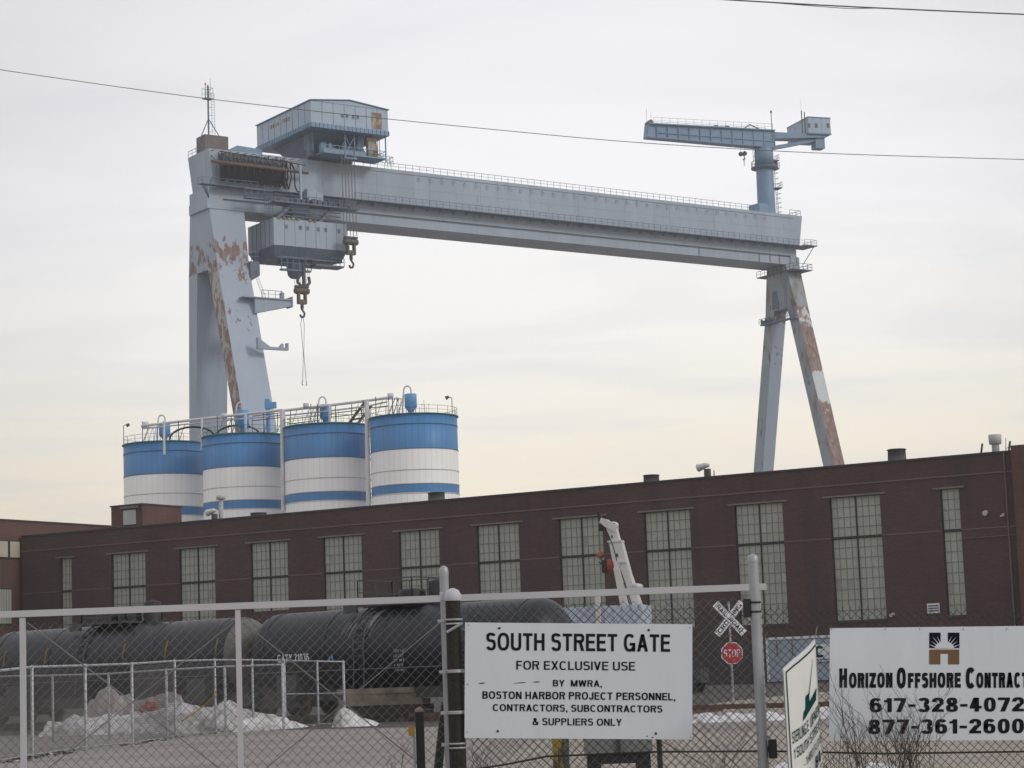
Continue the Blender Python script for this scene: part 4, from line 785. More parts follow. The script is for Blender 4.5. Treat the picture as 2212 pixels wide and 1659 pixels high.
g = MB(); g.hexa([J(1.9, -1.1, zt_-1.6), J(ca1-1, -1.3, cz0-.5), J(ca1-1, 3, cz0-.5), J(1.9, 1.1, zt_-1.6), J(1.9, -1.1, zt_-.1), J(ca1, -1.3, cz0+.04), J(ca1, 3, cz0+.04), J(1.9, 1.1, zt_-.1)])
g.prism([J(2, -.6, zb_-.2), J(2, -.6, zb_+.6), J(ca1-2, -.6, cz0-.5), J(ca1-1.2, -.6, cz0-.9)], J.y*1.2); a, z = js(1865, 440); g.box((a-1.0, a+1.2), (-.8, 1.4), (z, cz0-.51), J); g.build('counter_jib', 'blueblock', jc)
g = MB(); g.tube(J(ca0-1.2, -1, cz0), J(ca0-1.2, -1, cz1+1.5), .12, 5); g.tube(J(ca0-.5, -1, cz0), J(ca0-.5, -1, cz1+1.3), .12, 5); g.tube(J(ca0-1.2, -1, cz1+1), J(ca0-1.2, -1, cz1+4.0), .025, 4); g.build('aerial', 'steel', jc)
a, z = js(1330, 560); g = MB(); g.box((a-.9, a+1.2), (-.9, .9), (z, z+1.4), J); g.box((a-.4, a+1.5), (-.7, .7), (z+1.4, zb_+.1), J); g.rail([J(a-1.3, -1, z), J(a-1.3, 1, z)], 2.6, .07, 1); g.tube(J(a-1.3, -1, z), J(a-1.3, -1, zb_+.8), .08, 4); g.build('operator_cab', 'blueblock', jc)
a, z = js(1168, 488); g = MB(); g.lathe(J(a-.65, -.2, z), [(.02, 0), (.45, .02), (.5, .15), (.5, .35), (.02, .4)], 10, axis=tuple(J.y)); g.lathe(J(a+.3, -.2, z+.2), [(.02, 0), (.45, .02), (.5, .15), (.5, .35), (.02, .4)], 10, axis=tuple(J.y)); g.box((a-.7, a+.5), (-.1, .1), (z-.3, z+.2), J)
g.tube(J(a-.6, 0, z), J(a-.7, 0, z+2.2), .04, 4); g.tube(J(a+.3, 0, z), J(a+.4, 0, z+2.2), .04, 4); g.path([J(a, 0, z-.2), J(a+.25, 0, z-1.0), J(a, 0, z-1.3), J(a-.25, 0, z-1.0)], .12, 5); g.tube(J(a-.1, 0, z-1.2), J(a+.02, 0, z-2.6), .05, 4); g.tube(J(a+.15, 0, z-1.2), J(a+.02, 0, z-2.6), .05, 4); g.build('hook_block', 'steel', jc)
a0, z1 = c4(1312, 940, 2.5); a1, z0 = c4(1455, 1010, 2.5)
g = MB(); g.box((a0, a1), (2.5, 6), (97.602, z1), G); g.build('equipment_shed', 'blueblock', jc)

# ------------------------------------------------------------------ rail tank cars
def tank_car(x0, x1, rad, ztop, lab, mt, text=False, stripes=False):
    zc = ztop-rad; L = x1-x0; t = thing('tank_car', T((x0+x1)/2, 0, .3), lab, 'tank car', 'black rail tank cars on the track')
    hd = rad*.68; prof = [(rad*math.sin(a), -hd*math.cos(a)+hd) for a in [k*math.pi/20 for k in range(11)]]
    full = prof + [(rad, L*f) for f in (.25, .5, .75)] + [(r_, L-h_) for r_, h_ in prof[::-1]]
    g = MB(); g.lathe(T(x0, 0, zc), full, 48, axis=tuple(T.x), mats=[0]*(len(full)-9) + [1]*8); g.build('tank', [mt, 'tankgrey' if stripes else mt], t)
    g = MB()
    for f in (.02, .27, .5, .73, .98):
        x = x0+hd+(L-2*hd)*f; g.lathe(T(x-.05, 0, zc), [(rad, 0), (rad+.015, 0), (rad+.015, .1), (rad, .1)], 48, axis=tuple(T.x))
    g.build('weld_band', mt, t)
    g = MB(); g.box((x0+.3, x1-.3), (-.5, .5), (.85, zc-rad+.3), T)
    for x in (x0+.1, x1-.5): g.box((x, x+.4), (-1.4, 1.4), (.75, 1.15), T)
    for x in (x0+2.3, x1-2.3): g.box((x-.5, x+.5), (-1.35, 1.35), (.95, zc-rad*.55), T)
    g.build('underframe', 'steel', t)
    for xb in (x0+1.7, x1-1.7):
        b = MB()
        for y in (-1.0, 1.0): b.prism([T(xb-1.2, y-.1, .62), T(xb+1.2, y-.1, .62), T(xb+.8, y-.1, .95), T(xb-.8, y-.1, .95)], T.y*.2)
        bo = b.build('bogie', 'steel', t)
        for xw in (xb-.88, xb+.88):
            g = MB()
            for y in (-.74, .74): g.lathe(T(xw, y-.07, .72), [(.02, 0), (.36, 0), (.42, .03), (.42, .14), (.02, .14)], 20, axis=tuple(T.y))
            g.tube(T(xw, -.74, .72), T(xw, .74, .72), .07, 8); g.build('wheelset', 'rusty', bo)
    xm = (x0+x1)/2-.2
    g = MB(); g.box((xm-1.3, xm+1.3), (-1.0, 1.0), (ztop+.03, ztop+.1), T); g.rail([T(xm-1.3, -1.0, ztop+.1), T(xm+1.3, -1.0, ztop+.1), T(xm+1.3, 1.0, ztop+.1), T(xm-1.3, 1.0, ztop+.1), T(xm-1.3, -1.0, ztop+.1)], .9 if text else .45, .028, 1.0); g.box((xm-1.9, xm-1.3), (-1.15, -1.0), (ztop-.2, ztop+.12), T); g.build('platform', 'steel', t)
    g = MB(); g.lathe(T(xm+.5, 0, ztop-.1), [(.5, 0), (.5, .6), (.45, .7), (.02, .75)], 14); g.lathe(T(xm-.35, 0, ztop-.1), [(.25, 0), (.25, .45), (.3, .5), (.02, .6)], 10); g.lathe(T(xm+1.5, .3, ztop-.1), [(.35, 0), (.35, .95), (.02, 1.05)], 10); g.build('dome_valves', 'black', t)
    g = MB()
    for x in (xm-1.1, xm-.6): g.path([T(x, -(rad+.08)*math.sin(a), zc+(rad+.08)*math.cos(a)) for a in [k*math.pi/14 for k in range(1, 9)]] + [T(x, -rad-.1, 1.0)], .03, 4)
    for k in range(10):
        a = math.pi*(.1+.05*k); g.tube(T(xm-1.1, -(rad+.08)*math.sin(a), zc+(rad+.08)*math.cos(a)), T(xm-.6, -(rad+.08)*math.sin(a), zc+(rad+.08)*math.cos(a)), .022, 4)
    g.build('ladder', 'steel', t)
    g = MB(); g.path([T(x0+.6, -rad*.98-.1, zc-.75), T(x1-.6, -rad*.98-.1, zc-.75)], .03, 5)
    for k in range(8): x = x0+1+(L-2)*k/7; g.tube(T(x, -rad*.8, zc-.95), T(x, -rad*.98-.1, zc-.75), .025, 4)
    g.build('side_rail', 'steel', t)
    if stripes:
        for u in (8, 97, 181, 265, 357, 466):
            x = T.px(u, 1420, -rad)[0]; g = MB(); n = 5
            pts = []
            for k in range(n+1):
                a = R(88-k*5); pts.append((rad+.012)*Vector((0, -math.sin(a), math.cos(a))))
            vs = []
            for p_ in pts: vs += [T(x-.05, p_.y, zc+p_.z), T(x+.05, p_.y, zc+p_.z)]
            g.add(vs, [(2*k, 2*k+1, 2*k+3, 2*k+2) for k in range(n)]); g.build('reflector_strip', 'ochre', t)
        for (b_, y0, y1, z0_, z1_) in (('MILK-50', -.75, .25, zc+.32, zc+.52), ('OO', -.35, .05, zc-.1, zc+.1)):
            g = MB(); letter(g, b_, lambda a, b, y0=y0, y1=y1, z0_=z0_, z1_=z1_: T(x1-hd*(1-math.cos(math.asin(min(.99, math.hypot(y0+(y1-y0)*a, z0_+(z1_-z0_)*b-zc)/rad))))+.03, y0+(y1-y0)*a, z0_+(z1_-z0_)*b), .15)
            g.build('lettering', 'ochre', t)
    if text:
        g = MB(); xa, za_ = T.px(600, 1426, -rad); xb_, zb_ = T.px(668, 1421, -rad); hh = .30
        letter(g, 'GATX 71036', lambda a, b: T(xa+(xb_-xa)*a, -rad-.02, za_-.1+hh*b), .17); g.build('lettering', 'signwhite', t)
        xa2, z2 = T.px(852, 1440, -rad)
        for k in range(5):
            g = MB(); letter(g, ('TEST 7-02', 'LD LMT', 'LT WT', 'CAPY', 'TANK')[k], lambda a, b, k=k: T(xa2+.5*a*(1-.1*(k % 2)), -rad*.995-.03, zc-.18-.17*k+.09*b), .14)
            g.build('lettering', 'grey', t)
        xa3, z3 = T.px(707, 1418, -rad); g = MB(); g.prism([T(xa3, -rad-.012, z3-.16), T(xa3+.12, -rad-.012, z3-.16), T(xa3+.22, -rad-.012, z3+.1), T(xa3+.34, -rad-.012, z3-.16), T(xa3+.26, -rad-.012, z3-.16), T(xa3+.2, -rad-.012, z3-.02), T(xa3+.12, -rad-.012, z3+.0)], T.y*-.004); g.build('emblem', 'lightblue', t)
        g = MB()                                          # pale spill marks running down from the fittings
        for k in range(15):
            x = xm-.15-1.55*(k/15)+random.uniform(-.05, .05); w0 = .26 if k in (1,) else random.uniform(.02, .055); a0, a1 = R(28+random.uniform(0, 20)), R(62+random.uniform(-8, 12)); vs = []
            if k == 1: a0, a1 = R(12), R(60)
            for j in range(7):
                a = a0+(a1-a0)*j/6; ww = w0*(.8+.4*random.random())
                vs += [T(x-ww/2-.25*j/6, -(rad+.02)*math.sin(a), zc+(rad+.02)*math.cos(a)), T(x+ww/2-.25*j/6, -(rad+.02)*math.sin(a), zc+(rad+.02)*math.cos(a))]
            g.add(vs, [(2*j, 2*j+1, 2*j+3, 2*j+2) for j in range(6)])
        g.build('spill_streak', 'spill', t)
    return t
xs = lambda u: T.px(u, 1400, 0)[0]
tank_car(xs(4), xs(566), 1.5, 4.2, 'black tank car at the left with yellow side strips and a grey end', 'tank', stripes=True)
tank_car(xs(573), xs(1222), 1.53, 4.23, 'blue black tank car in the middle with pale spill streaks and white numbers', 'tank2', text=True)

# ------------------------------------------------------------------ mobile crane and container behind the tracks
K0 = at(1395, 1345, 100); K = Frame((K0.x, K0.y, .4), R(-14))
tk = thing('mobile_crane', K(0, 0, 0), 'white mobile crane with a raised telescopic boom behind the gate sign', 'mobile crane')
kp = lambda u, v, y=0: Vector(K.px(u, v, y))
def slab(g, pts, y0, y1): g.prism([K(p[0], y0, p[1]) for p in pts], K.y*(y1-y0))
g = MB(); slab(g, [kp(1398, 1345), kp(1367, 1345), kp(1340, 1243), kp(1364, 1243)], -.4, .4); slab(g, [kp(1372, 1345), kp(1352, 1345), kp(1330, 1228), kp(1343, 1228)], -.55, -.1); g.build('boom_base', 'truck', tk)
g = MB(); slab(g, [kp(1366, 1250), kp(1334, 1250), kp(1318, 1172), kp(1344, 1168)], -.32, .32); slab(g, [kp(1340, 1170), kp(1322, 1172), kp(1310, 1136), kp(1330, 1132)], -.26, .26); g.build('boom_section', 'truck', tk)
g = MB(); slab(g, [kp(1345, 1167), kp(1315, 1169), kp(1316, 1173), kp(1346, 1171)], -.36, .36); g.build('boom_collar', 'lamp', tk); g = MB(); slab(g, [kp(1353, 1212), kp(1327, 1212), kp(1328, 1216), kp(1355, 1216)], -.40, .40); g.build('boom_collar', 'lamp', tk)
g = MB(); slab(g, [kp(1332, 1150), kp(1308, 1138), kp(1298, 1128), kp(1301, 1119), kp(1322, 1128), kp(1334, 1138)], -.3, -.18); slab(g, [kp(1332, 1150), kp(1308, 1138), kp(1298, 1128), kp(1301, 1119), kp(1322, 1128), kp(1334, 1138)], .18, .3)
for u, v, r_ in ((1327, 1135, .17), (1311, 1128, .12)):
    p_ = kp(u, v); g.lathe(K(p_[0], -.2, p_[1]), [(r_*.6, 0), (r_, .02), (r_, .38), (r_*.6, .4)], 14, axis=tuple(K.y))
g.build('boom_head', 'truck', tk)
g = MB(); p_ = kp(1303, 1142); g.box((p_[0]-.18, p_[0]+.28), (-.2, .2), (p_[1]-.1, p_[1]+.22), K); p2 = kp(1294, 1112); slab(g, [kp(1290, 1106), kp(1297, 1108), kp(1301, 1124), kp(1294, 1126)], -.12, .12); g.build('head_weight', 'black', tk)
g = MB(); hs_ = [kp(u, v) for u, v in ((1386, 1340), (1372, 1300), (1358, 1255), (1343, 1214), (1334, 1180), (1322, 1150))]
g.path([K(p_[0]-.12, -.43, p_[1]) for p_ in hs_], .022, 5); g.path([K(p_[0]-.2, -.43, p_[1]) for p_ in hs_[:4]], .018, 5); g.build('hose', 'black', tk)
for u, v, w_, h_ in ((1336, 1200, .10, .16), (1341, 1240, .12, .05), (1352, 1262, .14, .10), (1325, 1160, .07, .12)):
    p_ = kp(u, v); MB().box((p_[0]-w_/2, p_[0]+w_/2), (-.415, -.40) if v > 1230 else (-.34, -.32), (p_[1]-h_/2, p_[1]+h_/2), K).build('boom_plate', 'steel', tk)
g = MB(); a_ = kp(1294, 1124); b_ = kp(1297, 1192); g.tube(K(a_[0], 0, a_[1]), K(b_[0], 0, b_[1]), .018, 4); g.build('hoist_rope', 'rope', tk)
g = MB(); g.lathe(K(b_[0], 0, b_[1]-.3), [(.02, 0), (.16, .06), (.19, .16), (.12, .27), (.03, .34)], 12); bb = g.build('headache_ball', 'orangeball', tk)
g = MB(); g.path([K(b_[0], 0, b_[1]-.3), K(b_[0]+.08, 0, b_[1]-.45), K(b_[0], 0, b_[1]-.55), K(b_[0]-.07, 0, b_[1]-.45)], .03, 5); g.build('hook', 'steel', bb)
p_ = kp(1318, 1222); g = MB(); g.lathe(K(p_[0], -.18, p_[1]), [(.02, 0), (.26, .02), (.3, .08), (.3, .3), (.26, .34), (.02, .36)], 18, axis=tuple(K.y)); hb = g.build('hook_block', 'redblock', tk)
MB().box((p_[0]-.36, p_[0]-.14), (-.2, .2), (p_[1]-.3, p_[1]+.25), K).build('cheek', 'black', hb)
g = MB(); p_ = kp(1378, 1268); g.lathe(K(p_[0], -.5, p_[1]), [(.02, 0), (.16, 0), (.16, 1.0), (.02, 1.0)], 12, axis=tuple(K.y)); g.build('boom_fitting', 'lamp', tk); g = MB(); p_ = kp(1336, 1222); g.box((p_[0]-.1, p_[0]+.12), (-.45, -.33), (p_[1]-.25, p_[1]+.2), K); g.build('boom_fitting', 'lamp', tk)
a0, z1 = kp(1222, 1312); a1, z0 = kp(1398, 1350)
g = MB(); g.box((a0, a1), (-1.2, 1.2), (1.2, z1-.05), K); 
for k in range(9): x = a0+(a1-a0)*k/9; g.box((x, x+.05), (-1.24, -1.2), (1.25, z1-.1), K)
g.build('body', 'truckblue', tk)
p_ = kp(1305, 1290); MB().box((p_[0]-.1, p_[0]+.1), (-1.5, -1.3), (.6, p_[1]), K).build('stanchion', 'truck', tk)
MB().box((a0-1.5, a1+2.5), (-1.1, 1.1), (.55, 1.19), K).build('chassis', 'steel', tk)
for x in (a0-.6, a0+.9, a1+.4, a1+1.8):
    for y in (-1.05, 1.05):
        g = MB(); g.lathe(K(x, y-.15, .5), [(.02, 0), (.25, 0), (.5, .03), (.52, .1), (.52, .22), (.5, .3), (.02, .3)], 20, axis=tuple(K.y)); wh = g.build('wheel', 'tyre', tk)
Q0 = at(1728, 1474, 118); QF = Frame((Q0.x, Q0.y, 0), WALL_ANG)
q0, qz1 = QF.px(1655, 1381, 0); q1, _ = QF.px(1815, 1376, 0); qz0 = QF.px(1655, 1473, 0)[1]; q1 += 2.6
cn = thing('shipping_container', QF((q0+q1)/2, 0, qz0), 'grey blue container with ribbed sides standing on gravel behind the big signs', 'container')
MB().box((q0, q1), (.04, 2.4), (qz0, qz1-.05), QF).build('body', 'container', cn)
g = MB(); k = 0; x = q0
while x < q1-.2: g.prism([QF(x, .04, qz0+.1), QF(x+.04, 0, qz0+.1), QF(x+.14, 0, qz0+.1), QF(x+.18, .04, qz0+.1)], (0, 0, qz1-qz0-.3)); x += .28
g.build('side_ribs', 'container', cn)
g = MB(); g.box((q0-.03, q1+.03), (-.03, 2.43), (qz1-.049, qz1+.08), QF); g.box((q0-.03, q0+.1), (-.03, .2), (qz0, qz1-.05), QF); g.build('top_rail', 'sign', cn)
for u in (1679, 1712): x = QF.px(u, 1400, 0)[0]; MB().box((x-.02, x+.02), (-.06, -.02), (qz1-.9, qz1-.1), QF).build('strap', 'ochre', cn)
la, lz1 = QF.px(1757, 1392, 0); lb, lz0 = QF.px(1803, 1428, 0)
lg = MB().box((la, lb), (-.08, -.04), (lz0, lz1), QF).build('logo_panel', 'signwhite', cn)
g = MB(); letter(g, 'C', lambda a, b: QF(la+.05+.55*a, -.085, lz0+.22+(lz1-lz0-.32)*b), .24); g.build('lettering', 'bgreen', lg); g = MB(); letter(g, 'CASHMAN', lambda a, b: QF(la+.05+.9*a, -.085, lz0+.06+.1*b), .16); g.build('lettering', 'bgreen', lg)

# ------------------------------------------------------------------ railway crossing sign
S0 = at(1580, 1420, 78); xg = lambda z: Vector((S0.x, S0.y, z))
rs = thing('crossing_sign', xg(.1), 'railroad crossbuck with red octagonal STOP sign below, seen through the fence', 'road sign')
SF = Frame((S0.x, S0.y, 0), R(4))
pt = at(1577, 1318, 78).z; MB().tube(SF(0, .04, .02), SF(.0, .04, pt+.3), .04, 8).build('post', 'galv', rs)
for ang, txt in ((-48, 'RAIL  ROAD'), (50, 'CROSSING')):
    a_ = R(ang); ux = SF.x*math.cos(a_)+Vector((0, 0, math.sin(a_))); uy = -SF.x*math.sin(a_)+Vector((0, 0, math.cos(a_))); c_ = at(1576, 1336, 78) + SF.y*(-.03 if ang < 0 else -.008)
    bl = MB().hexa([c_-ux*.72-uy*.13, c_+ux*.72-uy*.13, c_+ux*.72-uy*.13+SF.y*.015, c_-ux*.72-uy*.13+SF.y*.015, c_-ux*.72+uy*.13, c_+ux*.72+uy*.13, c_+ux*.72+uy*.13+SF.y*.015, c_-ux*.72+uy*.13+SF.y*.015]).build('crossbuck_blade', 'signwhite', rs)
    g = MB(); letter(g, txt, lambda a, b: c_ + ux*(-.62+1.24*a) + uy*(-.075+.15*b) - SF.y*.004, .16); g.build('lettering', 'letter', bl)
oc = at(1581, 1411, 78)-SF.y*.03; ro = .405
octo = lambda r_, d_: [oc + SF.x*r_*math.cos(R(22.5+45*k)) + Vector((0, 0, r_*math.sin(R(22.5+45*k)))) - SF.y*d_ for k in range(8)]
st = MB().prism(octo(ro, 0), SF.y*.012).build('stop_plate', 'signwhite', rs)
MB().prism(octo(ro*.925, .003), SF.y*.002).build('red_field', 'red', st)
g = MB(); letter(g, 'STOP', lambda a, b: oc + SF.x*(-.29+.58*a) + Vector((0, 0, -.13+.26*b)) - SF.y*.006, .16); g.build('lettering', 'signwhite', st)

# ------------------------------------------------------------------ chain-link helpers
def mesh_wire(P, L, z0, z1, wd, r, z0b=None, z1b=None, barb=0, dy=0.0):   # P(x, z): point on the fence plane; wd = width of a diamond
    g = MB(); s_ = wd/2; n = int(L/s_); z0b = z0 if z0b is None else z0b; z1b = z1 if z1b is None else z1b
    for i in range(n+1):
        x = i*s_; lo = z0+(z0b-z0)*x/L; hi = z1+(z1b-z1)*x/L; j0 = math.ceil(lo/s_); j1 = math.floor(hi/s_); vs = []; fs = []
        for k, j in enumerate(range(j0, j1+1)):
            e = 1 if (i+j) % 2 else -1
            p = P(min(L, max(0, x+e*wd/4+random.gauss(0, wd*.012))), j*s_)+Vector((0, e*r*.8, 0))
            vs += [p+Vector(o) for o in ((r, 0, -r*.5), (-r, r*.3, -r*.5), (0, -r*.4, r))]
            if k: b = 3*(k-1); fs += [(b, b+1, b+4, b+3), (b+1, b+2, b+5, b+4), (b+2, b, b+3, b+5)]
        if fs: g.add(vs, fs)
        if barb and i % 2 == 0: p = P(x+wd/4*(1 if (i+j1) % 2 else -1), j1*s_); g.tube(p, p+Vector((0, 0, barb)), r*1.1, 3)
    return g

# ------------------------------------------------------------------ sliding gate
GY = 25.0
gp = lambda u, v: at(u, v, GY)
gt = thing('sliding_gate', Vector((gp(800, 1470).x, GY, 0)), 'long chain-link sliding gate with white top rail across the yard entrance', 'gate')
zr = lambda x: 2.262
xA, xB = gp(-40, 1326).x, gp(1655, 1270).x; zA_ = gp(0, 1323).z; zB_ = gp(1650, 1271).z
zt = (zA_+zB_)/2
MB().box((xA, xB), (GY-.04, GY+.04), (zt-.040, zt+.033)).build('top_rail', 'railwhite', gt)
for u, wd in ((50, .060), (517, .056), (1647, .055)):
    x = gp(u, 1480).x; MB().box((x-wd/2, x+wd/2), (GY-.03, GY+.03), (.08, zt-.046)).build('upright', 'railwhite', gt)
MB().box((xA, xB), (GY-.03, GY+.03), (.08, .14)).build('bottom_rail', 'railwhite', gt)
mesh_wire(lambda x, z: Vector((xA+x, GY+.045, z)), xB-xA, .12, zt-.07, .112, .0030).build('chain_link', 'galvd', gt)
g = MB()
for (u0, v0, u1, v1) in ((60, 1345, 516, 1690), (505, 1345, 66, 1690), (527, 1345, 957, 1690), (950, 1345, 527, 1700), (975, 1345, 1640, 1720)):
    g.path([gp(u0, v0)+Vector((0, -.03, 0)), gp(u1, v1)+Vector((0, -.03, 0))], .008, 4)
g.build('truss_rod', 'galvd', gt)
# posts beside the gate
P = at(1640, 1480, 24.1); zt2 = at(1623, 1197, 24.1).z
t = thing('gate_post', Vector((P.x, P.y, 0)), 'tall galvanised steel post at the right end of the gate', 'post')
g = MB(); g.lathe(Vector((P.x, P.y, 0)), [(.056, 0), (.054, zt2-.06)], 20); g.build('pipe', 'galv', t)
g = MB(); g.lathe(Vector((P.x, P.y, zt2-.06)), [(.058, -.03), (.058, .02), (.045, .05), (.01, .062)], 18); g.build('cap', 'galv', t)
g = MB()
for z in (1.98, 2.08): g.lathe(Vector((P.x, P.y, z)), [(.055, 0), (.064, 0), (.064, .02), (.055, .02)], 18)
g.box((P.x-.13, P.x-.058), (P.y-.03, P.y+.03), (1.93, 2.13)); g.build('roller_bracket', 'black', t)
z_ = at(1660, 1618, 24.1).z; g = MB(); g.box((P.x+.07, P.x+.15), (P.y-.06, P.y+.06), (z_-.1, z_+.1)); g.box((P.x+.057, P.x+.07), (P.y-.02, P.y+.02), (z_-.03, z_+.03)); g.build('latch', 'black', t)
P = at(964, 1400, 24.4); zt2 = at(964, 1222, 24.4).z
t = thing('gate_post', Vector((P.x, P.y, 0)), 'galvanised post with domed top strapped to the wooden pole', 'post')
g = MB(); g.lathe(Vector((P.x, P.y, 0)), [(.05, 0), (.05, zt2-.06)], 20); g.build('pipe', 'galv', t)
g = MB(); g.lathe(Vector((P.x, P.y, zt2-.06)), [(.052, -.05), (.052, 0), (.045, .035), (.025, .055), (.003, .062)], 18); g.build('cap', 'galv', t)
P = at(984, 1480, 24.1); zt2 = at(977, 1292, 24.1).z
t = thing('wooden_pole', Vector((P.x, P.y, 0)), 'dark weathered wooden pole bound with wire straps beside the gate sign', 'pole')
g = MB(); prof = [(.094, 0), (.09, .6), (.086, 1.2), (.08, zt2-.02)]
g.lathe(Vector((P.x, P.y, 0)), prof, 16); g.build('pole_shaft', 'timber', t)
g = MB(); g.lathe(Vector((P.x, P.y, zt2-.03)), [(.09, 0), (.098, .03), (.09, .07), (.065, .115), (.02, .135), (.002, .138)], 18); g.box((P.x-.14, P.x-.05), (P.y+.02, P.y+.16), (zt2-.02, zt2+.07)); g.build('cap', 'railwhite', t)
for v in (1341, 1451, 1540, 1609):
    z_ = at(985, v, 24.1).z; g = MB()
    for dz in (0, -.045) if v in (1341, 1609) else (0, -.016): g.lathe(Vector((P.x, P.y, z_+dz)), [(.088, 0), (.102, .004), (.102, .02), (.088, .024)], 16)
    g.box((P.x-.17, P.x-.08), (P.y-.02, P.y+.22), (z_-.012, z_+.02)); g.build('wire_strap', 'galv', t)
g = MB(); g.tube(at(965, 1366, 23.95), at(999, 1346, 23.95), .016, 6); g.build('brace', 'galv', t)
P = at(908, 1600, 24.6); zt2 = at(905, 1538, 24.6).z
t = thing('black_post', Vector((P.x, P.y, 0)), 'short black post left of the wooden pole', 'post')
g = MB(); g.box((P.x-.045, P.x+.045), (P.y-.045, P.y+.045), (0, zt2)); g.build('shaft', 'black', t)
MB().lathe(Vector((P.x, P.y, zt2)), [(.05, .001), (.055, .02), (.02, .05), (.002, .055)], 8).build('cap', 'palewood', t)
g = MB(); P2 = at(889, 1579, 24.5); t = thing('call_box', Vector((P2.x, P2.y, 0)), 'yellow box on a thin grey conduit beside the short black post', 'box')
g.box((P2.x-.033, P2.x+.033), (P2.y-.03, P2.y+.03), (P2.z-.055, P2.z+.055)); g.build('box', 'yellow', t)
MB().tube(Vector((P2.x+.025, P2.y, 0)), Vector((P2.x+.022, P2.y, P2.z-.055)), .014, 6).build('conduit', 'galv', t)
g = MB(); a_ = at(957, 1560, 25.3); b_ = at(946, 1665, 25.3); d_ = (b_-a_); g.tube(a_-d_*.4, a_+d_*3.2, .05, 6, .06); t = g.build('leaning_post', 'black', None, 'dark leaning post just behind the wooden pole', 'post')

# ------------------------------------------------------------------ front fence with the signs
FY = 24.25
fp = lambda u, v: at(u, v, FY)
fx0, fx1 = fp(1012, 1400).x, fp(3000, 1400).x; fz0 = fp(1012, 1305).z; fz1 = fp(3000, 1325).z
ff = thing('front_fence', Vector(((fx0+fx1)/2, FY, 0)), 'dark chain-link fence carrying the white signs along the bottom right', 'fence')
mesh_wire(lambda x, z: Vector((fx0+x, FY, z)), fx1-fx0, -.05, fz0, .092, .0034, -.05, fz1, barb=.035).build('chain_link', 'wiredark', ff)
g = MB(); pts = [fp(1010, 1664), fp(1100, 1650), fp(1180, 1634), fp(1300, 1629), fp(1420, 1624), fp(1600, 1623), fp(1700, 1623), fp(1900, 1628), fp(2330, 1622), fp(3000, 1610)]; g.path([p_+Vector((0, .02, 0)) for p_ in pts], .011, 5); g.build('tension_wire', 'wiredark', ff)
for u in (1420, 2290, 2995): x = fp(u, 1500).x; g = MB(); g.tube(Vector((x, FY+.06, 0)), Vector((x, FY+.06, 1.5)), .03, 8); g.build('post', 'steel', ff)
def board(name, uv, Y, lab, m='sign', th=.012):          # four photo corners tl, tr, br, bl
    p_ = [at(u, v, Y) for u, v in uv]; t = thing(name, Vector((sum(q_.x for q_ in p_)/4, Y, min(q_.z for q_ in p_))), lab, 'sign')
    MB().prism(p_, Vector((0, th, 0))).build('panel', m, t)
    fn = lambda u, v, off=.004: at(u, v, Y)+Vector((0, -off, 0))
    return t, fn
c7 = lambda x, y: (707+x/2.771, 1060.5+y/2.771)
t, fn = board('gate_sign', ((1004.5, 1344.6), (1495.5, 1348.5), (1495.5, 1597.5), (1003.5, 1594)), 24.0, 'big white gate sign reading SOUTH STREET GATE in black capitals')
nxt = lambda x, y: (750+(x)/2.949/1.273*1.0, 0)
def cs(x, y): return (942.65+x/3.7545, 1296.15+y/3.7545)   # close crop of the sign to photo pixels
for body, tl, br, bold in (('SOUTH STREET GATE', (405, 268), (1895, 420), .185), ('FOR EXCLUSIVE USE', (648, 494), (1612, 572), .165), ('BY  MWRA,', (945, 648), (1342, 704), .18), ('BOSTON HARBOR PROJECT PERSONNEL,', (373, 742), (1938, 814), .19), ('CONTRACTORS, SUBCONTRACTORS', (458, 846), (1833, 912), .185), ('& SUPPLIERS ONLY', (780, 958), (1504, 1020), .175)):
    sk = .0085; g = MB(); hh = br[1]-tl[1]
    def f_(a, b, tl=tl, br=br, hh=hh):
        x = tl[0]+(br[0]-tl[0])*a; y = br[1]-sk*1.2*(1-a)*(br[0]-tl[0])*.9-(hh-sk*(br[0]-tl[0])*.9)*b; return fn(*cs(x, y))
    letter(g, body, f_, bold); g.build('lettering', 'letter', t)
for x, y in ((510, 228), (1722, 243), (498, 1063), (1780, 1082)): g = MB(); c_ = fn(*cs(x, y), 0); g.lathe(c_, [(.014, 0), (.014, .006), (.006, .011), (.001, .012)], 8, axis=(0, -1, 0)); g.build('bolt', 'screw', t)
for x, y in ((262, 203), (2055, 223), (252, 1070), (2062, 1112)): g = MB(); c_ = fn(*cs(x, y), 0); g.lathe(c_, [(.006, 0), (.005, .006), (.001, .007)], 6, axis=(0, -1, 0)); g.build('screw', 'screw', t)
for x0_, y0_, x1_, y1_ in ((340, 678, 398, 672), (620, 676, 725, 668), (780, 666, 840, 664), (246, 684, 258, 684), (1742, 1112, 1762, 1116), (1700, 1106, 1716, 1104)):
    n_ = 6; vs = []; g = MB()
    for k in range(n_+1):
        f_ = k/n_; x = x0_+(x1_-x0_)*f_; y = y0_+(y1_-y0_)*f_; h_ = (1.0+3.5*math.sin(f_*3.0))*random.uniform(.6, 1.2); vs += [fn(*cs(x, y-h_), .002), fn(*cs(x, y+h_), .002)]
    g.add(vs, [(2*k, 2*k+1, 2*k+3, 2*k+2) for k in range(n_)]); g.build('scrape', 'screw', t)
t, fn = board('company_sign', ((1793, 1357), (2303, 1351), (2303, 1598), (1791, 1601)), 24.1, 'large white offshore contractor board with emblem and two phone numbers at the right edge')
def ch(x, y): return (1728.2+x/4.572*1.2731*1.0/1.0*1.0/1.2731*1.2731/1.2731, 1296.15+y/4.572)
KH = 2212/616*1.27306                                       # close crop: 616 photo-source pixels to 2212
